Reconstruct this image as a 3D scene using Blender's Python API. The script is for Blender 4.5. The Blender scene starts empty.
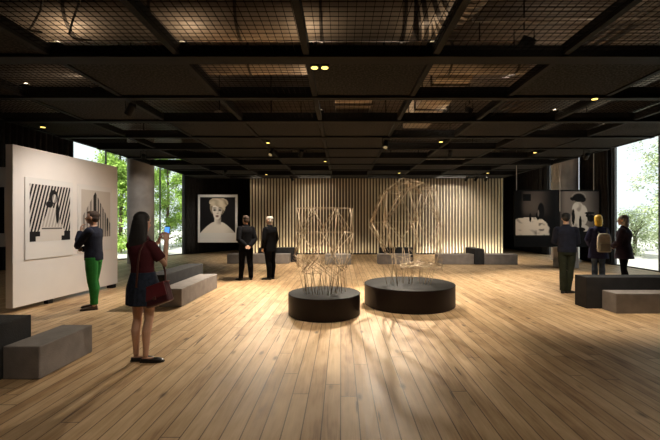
import bpy, bmesh, math, random
from mathutils import Vector, Matrix, Euler, noise
R = math.radians
PI = math.pi
S = bpy.context.scene
COL = S.collection

# ------------------------------------------------------------------ camera
cam_d = bpy.data.cameras.new('camera')
cam_d.sensor_width = 36.0
cam_d.lens = 375.0 / 660.0 * 36.0
cam_d.shift_x = -11.0 / 660.0
cam_d.shift_y = 2.0 / 660.0
cam_d.clip_end = 300
cam = bpy.data.objects.new('camera', cam_d)
cam.location = (0, 0, 1.6)
cam.rotation_euler = (R(90), 0, 0)
COL.objects.link(cam)
S.camera = cam

# ------------------------------------------------------------------ world, sun, exposure
W = bpy.data.worlds.new('sky')
S.world = W
W.use_nodes = True
wn = W.node_tree.nodes['Background']
wn.inputs['Color'].default_value = (0.90, 0.95, 1.0, 1)
wn.inputs['Strength'].default_value = 1.2
sun_d = bpy.data.lights.new('sun', 'SUN')
sun_d.energy = 8.0
sun_d.angle = R(1.0)
sun_d.color = (1, 0.96, 0.88)
sun = bpy.data.objects.new('sun', sun_d)
sun.rotation_euler = (R(42), 0, R(-6))
sun.location = (0, -10, 30)
COL.objects.link(sun)
S.view_settings.view_transform = 'Standard'
S.view_settings.look = 'None'
S.view_settings.gamma = 1.0
S.view_settings.use_curve_mapping = False
S.view_settings.exposure = 0.18


def area(name, loc, aim, sx, sy, power, col=(1, .86, .66)):
    l = bpy.data.lights.new(name, 'AREA')
    l.shape = 'RECTANGLE'
    l.size, l.size_y = sx, sy
    l.energy = power
    l.color = col
    o = bpy.data.objects.new(name, l)
    o.location = loc
    o.rotation_euler = (Vector(aim) - Vector(loc)).to_track_quat('-Z', 'Y').to_euler()
    COL.objects.link(o)
    return o


WARM = (1, .87, .70)
# LED strips of the slatted wall (above and along its foot)
for x0, x1, p in ((-4.4, .2, 52), (.2, 4.0, 10), (4.0, 7.9, 74)):
    xm = (x0 + x1) / 2
    area('led_strip_top', (xm, 18.12, 3.90), (xm, 18.54, 2.0), x1 - x0, .06, p, (1, .86, .62) if x0 < 3 else (1, .92, .76))
    area('led_strip_foot', (xm, 18.22, .05), (xm, 18.52, .9), x1 - x0, .05, p * .5 + 6, (1, .84, .58) if x0 < 3 else (1, .90, .72))


# ------------------------------------------------------------------ materials
def mat(name, c, rough=.6, metal=0.0, var=0.0, scale=8.0, bump=0.0, bscale=60.0, emit=None, stretch=None, spec=None):
    m = bpy.data.materials.new(name)
    m.use_nodes = True
    nt = m.node_tree
    b = nt.nodes['Principled BSDF']
    b.inputs['Base Color'].default_value = (*c, 1)
    b.inputs['Roughness'].default_value = rough
    b.inputs['Metallic'].default_value = metal
    if spec is not None:
        b.inputs['Specular IOR Level'].default_value = spec
    tc = nt.nodes.new('ShaderNodeTexCoord')
    src = tc.outputs['Object']
    if stretch:
        mp = nt.nodes.new('ShaderNodeMapping')
        mp.inputs['Scale'].default_value = stretch
        nt.links.new(src, mp.inputs['Vector'])
        src = mp.outputs['Vector']
    if var > 0:
        n = nt.nodes.new('ShaderNodeTexNoise')
        n.inputs['Scale'].default_value = scale
        n.inputs['Detail'].default_value = 5
        nt.links.new(src, n.inputs['Vector'])
        r = nt.nodes.new('ShaderNodeValToRGB')
        r.color_ramp.elements[0].position = .3
        r.color_ramp.elements[1].position = .7
        r.color_ramp.elements[0].color = (*[max(0, x * (1 - var)) for x in c], 1)
        r.color_ramp.elements[1].color = (*[min(1, x * (1 + var)) for x in c], 1)
        nt.links.new(n.outputs['Fac'], r.inputs['Fac'])
        nt.links.new(r.outputs['Color'], b.inputs['Base Color'])
    if bump > 0:
        n2 = nt.nodes.new('ShaderNodeTexNoise')
        n2.inputs['Scale'].default_value = bscale
        n2.inputs['Detail'].default_value = 3
        nt.links.new(src, n2.inputs['Vector'])
        bp = nt.nodes.new('ShaderNodeBump')
        bp.inputs['Strength'].default_value = bump
        bp.inputs['Distance'].default_value = .01
        nt.links.new(n2.outputs['Fac'], bp.inputs['Height'])
        nt.links.new(bp.outputs['Normal'], b.inputs['Normal'])
    if emit:
        b.inputs['Emission Color'].default_value = (*emit[0], 1)
        b.inputs['Emission Strength'].default_value = emit[1]
    return m


def floor_material():
    m = bpy.data.materials.new('oak planks')
    m.use_nodes = True
    nt = m.node_tree
    N, L = nt.nodes, nt.links
    b = N['Principled BSDF']
    tc = N.new('ShaderNodeTexCoord')
    sp = N.new('ShaderNodeSeparateXYZ')
    L.new(tc.outputs['Object'], sp.inputs[0])

    def M(op, a, bb=None, c=None):
        n = N.new('ShaderNodeMath')
        n.operation = op
        for i, v in enumerate((a, bb, c)):
            if v is None:
                continue
            if isinstance(v, (int, float)):
                n.inputs[i].default_value = v
            else:
                L.new(v, n.inputs[i])
        return n.outputs[0]
    PW, PL = .149, 4.6
    xs = M('DIVIDE', M('ADD', sp.outputs['X'], .003), PW)
    ident = M('FLOOR', xs)
    fx = M('FRACT', xs)
    wn1 = N.new('ShaderNodeTexWhiteNoise')
    wn1.noise_dimensions = '1D'
    L.new(ident, wn1.inputs['W'])
    ys = M('ADD', M('DIVIDE', sp.outputs['Y'], PL), M('MULTIPLY', wn1.outputs['Value'], 7.3))
    yid = M('FLOOR', ys)
    fy = M('FRACT', ys)
    cb = N.new('ShaderNodeCombineXYZ')
    L.new(ident, cb.inputs[0])
    L.new(yid, cb.inputs[1])
    wn2 = N.new('ShaderNodeTexWhiteNoise')
    wn2.noise_dimensions = '2D'
    L.new(cb.outputs[0], wn2.inputs['Vector'])
    # grain coordinates, shifted per plank
    gc = N.new('ShaderNodeCombineXYZ')
    L.new(M('MULTIPLY', sp.outputs['X'], 26.0), gc.inputs[0])
    L.new(M('ADD', M('MULTIPLY', sp.outputs['Y'], 1.5), M('MULTIPLY', wn2.outputs['Value'], 31.0)), gc.inputs[1])
    L.new(M('MULTIPLY', wn2.outputs['Value'], 17.0), gc.inputs[2])
    g = N.new('ShaderNodeTexNoise')
    g.inputs['Scale'].default_value = 1.0
    g.inputs['Detail'].default_value = 6
    g.inputs['Distortion'].default_value = 1.2
    L.new(gc.outputs[0], g.inputs['Vector'])
    bc = N.new('ShaderNodeCombineXYZ')
    L.new(M('MULTIPLY', sp.outputs['X'], 9.0), bc.inputs[0])
    L.new(M('ADD', M('MULTIPLY', sp.outputs['Y'], 2.6), M('MULTIPLY', wn2.outputs['Value'], 53.0)), bc.inputs[1])
    L.new(M('MULTIPLY', wn2.outputs['Value'], 9.0), bc.inputs[2])
    blot = N.new('ShaderNodeTexNoise')
    blot.inputs['Scale'].default_value = 1.0
    blot.inputs['Detail'].default_value = 3
    L.new(bc.outputs[0], blot.inputs['Vector'])
    base = M('ADD', M('ADD', M('MULTIPLY', wn2.outputs['Value'], .24), .10), M('MULTIPLY', g.outputs['Fac'], .62))
    tone = M('ADD', M('MULTIPLY', M('SUBTRACT', blot.outputs['Fac'], .5), .60), base)
    rp = N.new('ShaderNodeValToRGB')
    e = rp.color_ramp.elements
    e[0].position, e[0].color = .18, (.22, .105, .042, 1)
    e[1].position, e[1].color = .82, (.70, .505, .300, 1)
    k = e.new(.48)
    k.color = (.50, .325, .168, 1)
    L.new(tone, rp.inputs['Fac'])
    # knots
    kc = N.new('ShaderNodeCombineXYZ')
    L.new(M('MULTIPLY', sp.outputs['X'], 4.4), kc.inputs[0])
    L.new(M('MULTIPLY', sp.outputs['Y'], 1.7), kc.inputs[1])
    vo = N.new('ShaderNodeTexVoronoi')
    vo.inputs['Scale'].default_value = 1.0
    L.new(kc.outputs[0], vo.inputs['Vector'])
    kn = N.new('ShaderNodeMapRange')
    kn.inputs['From Min'].default_value = .05
    kn.inputs['From Max'].default_value = .16
    L.new(vo.outputs['Distance'], kn.inputs['Value'])
    # long dark cracks along the grain
    cc = N.new('ShaderNodeCombineXYZ')
    L.new(M('MULTIPLY', sp.outputs['X'], 17.0), cc.inputs[0])
    L.new(M('MULTIPLY', sp.outputs['Y'], 1.1), cc.inputs[1])
    cr = N.new('ShaderNodeTexNoise')
    cr.inputs['Scale'].default_value = 1.0
    cr.inputs['Detail'].default_value = 2
    L.new(cc.outputs[0], cr.inputs['Vector'])
    ck = N.new('ShaderNodeMapRange')
    ck.inputs['From Min'].default_value = .27
    ck.inputs['From Max'].default_value = .31
    L.new(cr.outputs['Fac'], ck.inputs['Value'])
    # seams
    ex = M('MINIMUM', fx, M('SUBTRACT', 1.0, fx))
    sx = M('GREATER_THAN', ex, .030)
    ey = M('MINIMUM', fy, M('SUBTRACT', 1.0, fy))
    sy = M('GREATER_THAN', ey, .0010)
    seam = M('MULTIPLY', sx, sy)
    mark = M('MULTIPLY', kn.outputs[0], ck.outputs[0])
    dark = M('MULTIPLY', M('ADD', M('MULTIPLY', seam, .80), .20), M('ADD', M('MULTIPLY', mark, .75), .25))
    mx = N.new('ShaderNodeMix')
    mx.data_type = 'RGBA'
    mx.inputs[6].default_value = (.045, .022, .010, 1)
    L.new(dark, mx.inputs[0])
    L.new(rp.outputs['Color'], mx.inputs[7])
    L.new(mx.outputs[2], b.inputs['Base Color'])
    rr = M('ADD', M('MULTIPLY', g.outputs['Fac'], .25), .38)
    L.new(rr, b.inputs['Roughness'])
    b.inputs['Specular IOR Level'].default_value = .35
    bp = N.new('ShaderNodeBump')
    bp.inputs['Strength'].default_value = .35
    bp.inputs['Distance'].default_value = .004
    L.new(M('ADD', seam, M('MULTIPLY', g.outputs['Fac'], .25)), bp.inputs['Height'])
    L.new(bp.outputs['Normal'], b.inputs['Normal'])
    return m


def glass_material():
    m = bpy.data.materials.new('window glass')
    m.use_nodes = True
    nt = m.node_tree
    nt.nodes.clear()
    out = nt.nodes.new('ShaderNodeOutputMaterial')
    t = nt.nodes.new('ShaderNodeBsdfTransparent')
    t.inputs['Color'].default_value = (.94, .97, .96, 1)
    g = nt.nodes.new('ShaderNodeBsdfGlossy')
    g.inputs['Roughness'].default_value = .02
    lw = nt.nodes.new('ShaderNodeLayerWeight')
    pw_ = nt.nodes.new('ShaderNodeMath')
    pw_.operation = 'POWER'
    pw_.inputs[1].default_value = 5.0
    nt.links.new(lw.outputs['Facing'], pw_.inputs[0])
    f = nt.nodes.new('ShaderNodeMath')
    f.operation = 'MULTIPLY_ADD'
    f.inputs[1].default_value = .9
    f.inputs[2].default_value = .025
    nt.links.new(pw_.outputs[0], f.inputs[0])
    mx = nt.nodes.new('ShaderNodeMixShader')
    nt.links.new(f.outputs[0], mx.inputs[0])
    nt.links.new(t.outputs[0], mx.inputs[1])
    nt.links.new(g.outputs[0], mx.inputs[2])
    nt.links.new(mx.outputs[0], out.inputs['Surface'])
    return m


def print_material():
    m = bpy.data.materials.new('photographic print')
    m.use_nodes = True
    nt = m.node_tree
    b = nt.nodes['Principled BSDF']
    a = nt.nodes.new('ShaderNodeVertexColor')
    a.layer_name = 'picture'
    nt.links.new(a.outputs['Color'], b.inputs['Base Color'])
    b.inputs['Roughness'].default_value = .8
    b.inputs['Specular IOR Level'].default_value = .1
    return m


def panel_material():
    m = mat('speckled acoustic board', (.034, .031, .028), .9, spec=.08)
    nt = m.node_tree
    b = nt.nodes['Principled BSDF']
    tc = nt.nodes.new('ShaderNodeTexCoord')
    v = nt.nodes.new('ShaderNodeTexNoise')
    v.inputs['Scale'].default_value = 34
    v.inputs['Detail'].default_value = 2
    nt.links.new(tc.outputs['Object'], v.inputs['Vector'])
    r = nt.nodes.new('ShaderNodeValToRGB')
    r.color_ramp.elements[0].position = .42
    r.color_ramp.elements[1].position = .66
    r.color_ramp.elements[0].color = (.013, .0125, .012, 1)
    r.color_ramp.elements[1].color = (.040, .038, .036, 1)
    nt.links.new(v.outputs['Fac'], r.inputs['Fac'])
    nt.links.new(r.outputs['Color'], b.inputs['Base Color'])
    return m


def deck_material():
    # corrugated roof decking: ribs along X
    m = mat('ribbed roof decking', (.12, .088, .064), .6)
    nt = m.node_tree
    b = nt.nodes['Principled BSDF']
    tc = nt.nodes.new('ShaderNodeTexCoord')
    wv = nt.nodes.new('ShaderNodeTexWave')
    wv.bands_direction = 'Y'
    wv.inputs['Scale'].default_value = 3.0
    nt.links.new(tc.outputs['Object'], wv.inputs['Vector'])
    bp = nt.nodes.new('ShaderNodeBump')
    bp.inputs['Strength'].default_value = 1
    bp.inputs['Distance'].default_value = .015
    nt.links.new(wv.outputs['Fac'], bp.inputs['Height'])
    nt.links.new(bp.outputs['Normal'], b.inputs['Normal'])
    return m


M_floor = floor_material()
M_glass = glass_material()
M_print = print_material()
M_panel = panel_material()
M_deck = deck_material()
M_black = mat('black paint', (.008, .0075, .0075), .7, spec=.2)
M_beam = mat('dark steel', (.007, .0065, .006), .7, spec=.15)
M_darkwall = mat('charcoal wall', (.022, .020, .019), .8, var=.2, scale=2)
M_white = mat('white plaster', (.74, .69, .65), .75, var=.02, scale=3)
M_mount = mat('white card', (.70, .67, .64), .6)
M_darkmount = mat('black card', (.006, .006, .0065), .8, spec=.1)
M_curtain = mat('black drape', (.020, .018, .018), .9, var=.25, scale=6)
M_concrete = mat('raw concrete', (.42, .385, .35), .85, var=.18, scale=2.2, bump=.2, bscale=20)
M_grey = mat('grey felt block', (.23, .205, .19), .9, var=.16, scale=5, bump=.25, bscale=70)
M_pale = mat('pale felt block', (.30, .28, .26), .9, var=.10, scale=5, bump=.2, bscale=70)
M_char = mat('charcoal felt block', (.019, .0185, .0195), .9, var=.25, scale=6, bump=.3, bscale=70)
M_plinth = mat('dark bronzed plinth', (.009, .0045, .0035), .42, var=.2, scale=3, spec=.2)
M_plinthtop = mat('black plinth top', (.012, .011, .010), .7, var=.25, scale=7, spec=.15)
M_wire = mat('pale brass wire', (.50, .39, .26), .5, metal=.3)
M_twig = mat('thin brown wire', (.30, .215, .13), .6, metal=.2)
M_slat = mat('cream slat', (.66, .58, .42), .55, var=.05, scale=3)
M_back = mat('brown backing', (.10, .074, .048), .7, var=.25, scale=.7)
M_duct = mat('dull metal duct', (.46, .37, .28), .5, metal=.1, var=.12, scale=3)
M_ductdark = mat('dark metal duct', (.10, .082, .066), .4, metal=.4, var=.2, scale=3)
M_mesh = mat('dark wire', (.006, .005, .005), .9, spec=.05)
M_pipe = mat('dull pipe', (.40, .35, .30), .35, metal=.3)
M_dimlens = mat('recessed lamp glass', (.015, .012, .008), .4, emit=((1, .75, .35), .25))
M_lens = mat('lamp lens', (.9, .8, .5), .4, emit=((1, .70, .16), 2.2))
M_brown = mat('bark', (.10, .07, .045), .9, var=.3, scale=9)
M_leaf = mat('green leaf', (.30, .46, .08), .55, var=.35, scale=1.5)
M_leafpale = mat('pale green leaf', (.48, .56, .33), .55, var=.3, scale=1.5)
M_ground = mat('pale paving', (.55, .53, .48), .9, var=.1, scale=2)


# ------------------------------------------------------------------ mesh helpers
class MB:
    def __init__(s):
        s.v, s.f, s.m = [], [], []

    def box(s, x0, x1, y0, y1, z0, z1, m=0):
        b = len(s.v)
        s.v += [(x, y, z) for z in (z0, z1) for y in (y0, y1) for x in (x0, x1)]
        for q in ((0, 2, 3, 1), (4, 5, 7, 6), (0, 1, 5, 4), (2, 6, 7, 3), (0, 4, 6, 2), (1, 3, 7, 5)):
            s.f.append([b + i for i in q])
            s.m.append(m)
        return s

    def rings(s, rings, m=0, cap=True):
        n = len(rings[0])
        b = len(s.v)
        for r in rings:
            s.v += [tuple(p) for p in r]
        for i in range(len(rings) - 1):
            for j in range(n):
                a, c = b + i * n + j, b + i * n + (j + 1) % n
                s.f.append([a, c, c + n, a + n])
                s.m.append(m)
        if cap:
            s.f.append([b + j for j in reversed(range(n))])
            s.f.append([b + (len(rings) - 1) * n + j for j in range(n)])
            s.m += [m, m]
        return s

    def limb(s, pts, radii, n=12, round_ends=True, m=0, ref=None):
        """tapered tube; radii scalars or (across, thick) pairs"""
        pts = [Vector(p) for p in pts]
        rad = [(r, r) if not isinstance(r, (tuple, list)) else r for r in radii]
        T = []
        for i in range(len(pts)):
            a = pts[max(0, i - 1)]
            c = pts[min(len(pts) - 1, i + 1)]
            T.append((c - a).normalized())
        ref = Vector(ref) if ref is not None else (Vector((1, 0, 0)) if abs(T[0].x) < .8 else Vector((0, 1, 0)))
        out = []

        def ring(p, t, ra):
            u = (ref - t * ref.dot(t)).normalized()
            w = t.cross(u)
            return [p + u * math.cos(2 * PI * k / n) * ra[0] + w * math.sin(2 * PI * k / n) * ra[1] for k in range(n)]
        if round_ends:
            mr = min(rad[0])
            for th in (80, 55, 28):
                out.append(ring(pts[0] - T[0] * mr * math.sin(R(th)), T[0], [x * math.cos(R(th)) for x in rad[0]]))
        for p, t, ra in zip(pts, T, rad):
            out.append(ring(p, t, ra))
        if round_ends:
            mr = min(rad[-1])
            for th in (28, 55, 80):
                out.append(ring(pts[-1] + T[-1] * mr * math.sin(R(th)), T[-1], [x * math.cos(R(th)) for x in rad[-1]]))
        return s.rings(out, m)

    def secs(s, secs, n=24, m=0, power=1.0):
        out = []
        for (z, cx, cy, rx, ry) in secs:
            out.append([(cx + math.cos(2 * PI * k / n) * rx, cy + math.sin(2 * PI * k / n) * ry, z) for k in range(n)])
        return s.rings(out, m)

    def ell(s, c, r, rot=None, n=16, k=10, m=0):
        c = Vector(c)
        out = []
        for i in range(1, k):
            th = -PI / 2 + PI * i / k
            ring = []
            for j in range(n):
                p = Vector((math.cos(th) * math.cos(2 * PI * j / n) * r[0], math.cos(th) * math.sin(2 * PI * j / n) * r[1], math.sin(th) * r[2]))
                if rot is not None:
                    p = rot @ p
                ring.append(c + p)
            out.append(ring)
        return s.rings(out, m)

    def lathe(s, prof, c=(0, 0, 0), n=64, m=0):
        out = [[(c[0] + r * math.cos(2 * PI * k / n), c[1] + r * math.sin(2 * PI * k / n), c[2] + z) for k in range(n)] for r, z in prof]
        return s.rings(out, m)

    def xform(s, mtx):
        s.v = [tuple(mtx @ Vector(p)) for p in s.v]
        return s

    def mesh(s, name):
        me = bpy.data.meshes.new(name)
        me.from_pydata([tuple(p) for p in s.v], [], s.f)
        me.polygons.foreach_set('material_index', s.m)
        me.update()
        return me

    def build(s, name, mats, parent=None, smooth=False, bevel=0.0, local=False):
        if parent is not None and not local:
            o_ = Vector((0, 0, 0))
            p = parent
            while p is not None:
                o_ += p.location
                p = p.parent
            s.v = [tuple(Vector(q) - o_) for q in s.v]
        me = s.mesh(name)
        return link(name, me, mats, parent, smooth, bevel)


def link(name, me, mats, parent=None, smooth=False, bevel=0.0):
    for m in (mats if isinstance(mats, (list, tuple)) else [mats]):
        me.materials.append(m)
    if smooth:
        me.polygons.foreach_set('use_smooth', [True] * len(me.polygons))
    o = bpy.data.objects.new(name, me)
    COL.objects.link(o)
    if parent is not None:
        o.parent = parent
    if bevel:
        b = o.modifiers.new('bevel', 'BEVEL')
        b.width = bevel
        b.segments = 2
        b.limit_method = 'ANGLE'
    return o


def auto_smooth(o, ang=40):
    me = o.data
    me.polygons.foreach_set('use_smooth', [True] * len(me.polygons))
    me.set_sharp_from_angle(angle=R(ang))
    return o


def remeshed(mb, name, voxel, it=3):
    me = mb.mesh(name)
    o = bpy.data.objects.new('tmp', me)
    COL.objects.link(o)
    r = o.modifiers.new('r', 'REMESH')
    r.mode = 'VOXEL'
    r.voxel_size = voxel
    sm = o.modifiers.new('s', 'SMOOTH')
    sm.iterations = it
    sm.factor = .5
    dg = bpy.context.evaluated_depsgraph_get()
    out = bpy.data.meshes.new_from_object(o.evaluated_get(dg))
    out.name = name
    bpy.data.objects.remove(o)
    bpy.data.meshes.remove(me)
    return out


def tag(o, label, cat, group=None, kind=None):
    if kind:
        o['kind'] = kind
    if label:
        o['label'] = label
    if cat:
        o['category'] = cat
    if group:
        o['group'] = group
    return o


def thing(name, label, cat, loc=(0, 0, 0), rz=0.0, group=None):
    o = bpy.data.objects.new(name, None)
    o.empty_display_size = .1
    o.location = loc
    o.rotation_euler = (0, 0, rz)
    COL.objects.link(o)
    return tag(o, label, cat, group)


def structure(o):
    o['kind'] = 'structure'
    return o


def copy_tree(o, parent=None):
    c = o.copy()
    COL.objects.link(c)
    if parent is not None:
        c.parent = parent
    for ch in list(o.children):
        copy_tree(ch, c)
    return c


# ------------------------------------------------------------------ room shell
CEIL = 5.15
XR = 10.1
LDIR = Vector((-1.94, -3.3)).normalized()      # left wall runs towards the viewer
LP = Vector((-7.7, 18.5))
LN = Vector((-LDIR.y, LDIR.x))                   # points outwards? fixed below
if LN.x > 0:
    LN = -LN
TL = 3.828                                        # metres per unit of t


def lpt(t):
    return LP + LDIR * (t * TL)




def prism(name, pts, z0, z1, m, parent=None):
    """upright prism over a ground polygon, normals outwards"""
    n = len(pts)
    q = MB()
    o_ = parent.location if parent else Vector((0, 0, 0))
    q.v = [(p[0] - o_.x, p[1] - o_.y, z) for z in (z0, z1) for p in pts]
    q.f = [list(range(n)), list(range(n, 2 * n))] + [[i, (i + 1) % n, (i + 1) % n + n, i + n] for i in range(n)]
    q.m = [0] * len(q.f)
    me = q.mesh(name)
    bm = bmesh.new()
    bm.from_mesh(me)
    bmesh.ops.recalc_face_normals(bm, faces=bm.faces)
    bm.to_mesh(me)
    bm.free()
    return link(name, me, m, parent)


def plan(e):
    a, b = lpt(6.2) + LN * e, lpt(-1.5) + LN * e
    return [(a.x, -3.2 - e), (a.x, a.y), (b.x, b.y), (b.x, 23.3 + e), (XR + e, 23.3 + e), (XR + e, -3.2 - e)]


structure(prism('floor', plan(.2), -.15, 0, M_floor))
structure(prism('ceiling', plan(.3), CEIL, CEIL + .25, M_deck))
structure(MB().box(-60, 60, -20, 80, -.40, -.16).build('ground', M_ground))


def lwall(name, t0, t1, z0, z1, mats, th=.2, off=0.0):
    a, b = lpt(t0) + LN * off, lpt(t1) + LN * off
    return structure(prism(name, [a, b, b + LN * th, a + LN * th], z0, z1, mats))


WT = 4.72
lwall('wall_left', 1.30, 6.2, 0, CEIL, M_darkwall)
lwall('wall_left_rear', -1.5, 0.0, 0, CEIL, M_darkwall)
lwall('trim_1', 0.0, 1.30, WT, CEIL, M_darkwall)
# right wall, with two glazed openings
structure(MB().box(XR, XR + .2, -3.2, 8.0, 0, CEIL).build('wall_right', M_darkwall))
structure(MB().box(XR, XR + .2, 14.0, 15.75, 0, CEIL).build('wall_right_middle', M_darkwall))
structure(MB().box(XR, XR + .2, 18.35, 23.3, 0, CEIL).build('wall_right_rear', M_darkwall))
structure(MB().box(XR, XR + .2, 8.0, 14.0, WT, CEIL).build('trim_2', M_darkwall))
structure(MB().box(XR, XR + .2, 15.75, 18.35, WT, CEIL).build('trim_3', M_darkwall))
structure(MB().box(-6.5, XR + .2, 23.1, 23.3, 0, CEIL).build('wall_back', M_darkwall))
structure(MB().box(-19, XR + .2, -3.4, -3.2, 0, CEIL).build('wall_front', M_darkwall))

# glazing
M_frame = mat('grey window frame', (.10, .10, .10), .5)


def window(name, pts, label=None):
    """pts: ground points of mullions along the opening"""
    root = bpy.data.objects.new(name, None)
    root.location = (pts[0].x, pts[0].y, 0)
    COL.objects.link(root)
    structure(root)
    for i, p in enumerate(pts):
        MB().box(p.x - .025, p.x + .025, p.y - .025, p.y + .025, 0.0, WT).build('mullion', M_frame, root)
    for a, b in zip(pts[:-1], pts[1:]):
        d = (b - a).normalized()
        nrm = Vector((-d.y, d.x)) * .006
        prism('pane', [a + nrm, b + nrm, b - nrm, a - nrm], .03, WT - .01, M_glass, root)
    a, b = pts[0], pts[-1]
    MB().limb([(a.x, a.y, .02), (b.x, b.y, .02)], [.022, .022], 6, False).build('sill_rail', M_frame, root)
    MB().limb([(a.x, a.y, WT - .02), (b.x, b.y, WT - .02)], [.022, .022], 6, False).build('head_rail', M_frame, root)
    return root


window('window_1', [lpt(t) + LN * .1 for t in (.015, .33, .62, .96, 1.285)])
window('window_2', [Vector((XR + .1, y)) for y in (13.97, 12.0, 10.0, 8.03)])
window('window_3', [Vector((XR + .1, y)) for y in (18.32, 17.0, 15.78)])

# slatted feature wall (free standing)
SX0, SX1, SY = -4.49, 7.99, 18.5
mb = MB().box(SX0, SX1, SY + .10, SY + .22, 0, 3.86, 1)
n_sl = 84
for i in range(n_sl):
    x = SX0 + .03 + (SX1 - SX0 - .06) * i / (n_sl - 1)
    mb.box(x - .022, x + .022, SY, SY + .10, .06, 3.84, 0)
structure(mb.build('wall_slatted', [M_slat, M_back]))
structure(MB().box(SX0, SX1, SY + .01, SY + .10, 0, .06).build('baseboard_slatted', M_black))

# white exhibition wall
wdir = Vector((.0812, 1.0)).normalized()
wn_ = Vector((wdir.y, -wdir.x))                   # faces the room (+X)
wa = Vector((-5.75, 6.57))
WL = 2.72


def wpt(s, off=0.0):
    return wa + wdir * s + wn_ * off


root = thing('exhibition_wall', 'free-standing white exhibition wall carrying two photographs, on low dark feet', 'partition', (wa.x, wa.y, 0))
root.rotation_euler = (0, 0, math.atan2(-wdir.x, wdir.y))
MB().box(-.14, 0, 0, WL, .085, 2.965).build('panel', M_white, root, bevel=.006, local=True)
for y, xf in ((.75, -.03), (WL - .22, .03)):
    MB().box(-.12, xf, y, y + .12, 0, .085).build('foot', M_black, root, local=True)
WROT = root.rotation_euler.z

# columns
for (x, y, r, lab) in ((-7.87, 14.75, .475, 'round concrete column in front of the left window'),
                       (9.33, 15.65, .50, 'round concrete column behind the hanging black photo board')):
    o = MB().lathe([(r, 0), (r, CEIL)], (x, y, 0), 48).build('concrete_column', M_concrete)
    auto_smooth(o)
    structure(o)
    o['label'] = lab


# curtains
def curtain(label, pts, z0, z1, flare=None, amp=.05, wl=.17, z_top_shrink=None):
    """pleated drape along a 2-D polyline"""
    P = [Vector(p) for p in pts]
    L = [0.0]
    for a, b in zip(P[:-1], P[1:]):
        L.append(L[-1] + (b - a).length)
    n = max(12, int(L[-1] / wl * 8))
    rows = 6
    mb = MB()
    rnd = random.Random(len(label))
    ph = [rnd.uniform(-.5, .5) for _ in range(n + 1)]
    for r in range(rows + 1):
        z = z0 + (z1 - z0) * r / rows
        for i in range(n + 1):
            s = L[-1] * i / n
            k = 0
            while k < len(P) - 2 and s > L[k + 1]:
                k += 1
            d = (P[k + 1] - P[k]).normalized()
            nr = Vector((-d.y, d.x))
            f = 1.0
            ss = s
            if flare:
                ss = s * (1 + flare * (1 - r / rows))
            p = P[k] + d * (ss - L[k]) + nr * (amp * math.sin(2 * PI * s / wl + .6 * ph[i]) + .012 * ph[i])
            mb.v.append((p.x, p.y, z))
    for r in range(rows):
        for i in range(n):
            a = r * (n + 1) + i
            mb.f.append([a, a + 1, a + n + 2, a + n + 1])
            mb.m.append(0)
    o = mb.build('curtain', M_curtain, smooth=True)
    so = o.modifiers.new('solid', 'SOLIDIFY')
    so.thickness = .008
    return tag(o, label, 'curtain')


def lin(t, off):
    p = lpt(t) - LN * off
    return (p.x, p.y)


curtain('black pleated curtain behind the large portrait, right of the leafy window', [lin(0.0, .14), lin(-1.15, .14)], .03, 5.0)
curtain('black curtain left of the left window, above the white exhibition wall', [lin(1.30, .14), lin(2.6, .14)], .03, 5.0)
curtain('black curtain bordering the large bright right window, flaring at its foot', [(XR - .14, 15.7), (XR - .14, 14.02)], .03, 5.0, flare=.10)
curtain('black curtain running to the far right corner beside the slatted wall', [(XR - .14, 22.9), (XR - .14, 18.6)], .03, 5.0, flare=-.05)
curtain('black curtain across the far back right corner', [(8.0, 22.8), (9.7, 22.8)], .03, 5.0)

# ------------------------------------------------------------------ ceiling grid
GX = [-.445 + 1.66 * i for i in range(-4, 6)]
GY = [4.97 + 1.5 * k for k in range(-2, 10)]
tn = 4
for i, x in enumerate(GX):
    structure(MB().box(x - .04, x + .04, GY[0], GY[-1] - .1, 3.74, 3.88).build('trim_%d' % tn, M_beam))
    tn += 1
for k, y in enumerate(GY[:-1]):
    w = .17 if k == 2 else .08
    structure(MB().box(GX[0], GX[-1], y - w, y + .06, 3.715, 3.735 + (.13 if k == 2 else .17)).build('trim_%d' % tn, M_beam))
    tn += 1
structure(MB().box(GX[0], GX[-1], 18.25, 18.45, 3.74, 4.1).build('trim_%d' % tn, M_beam))

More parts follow.
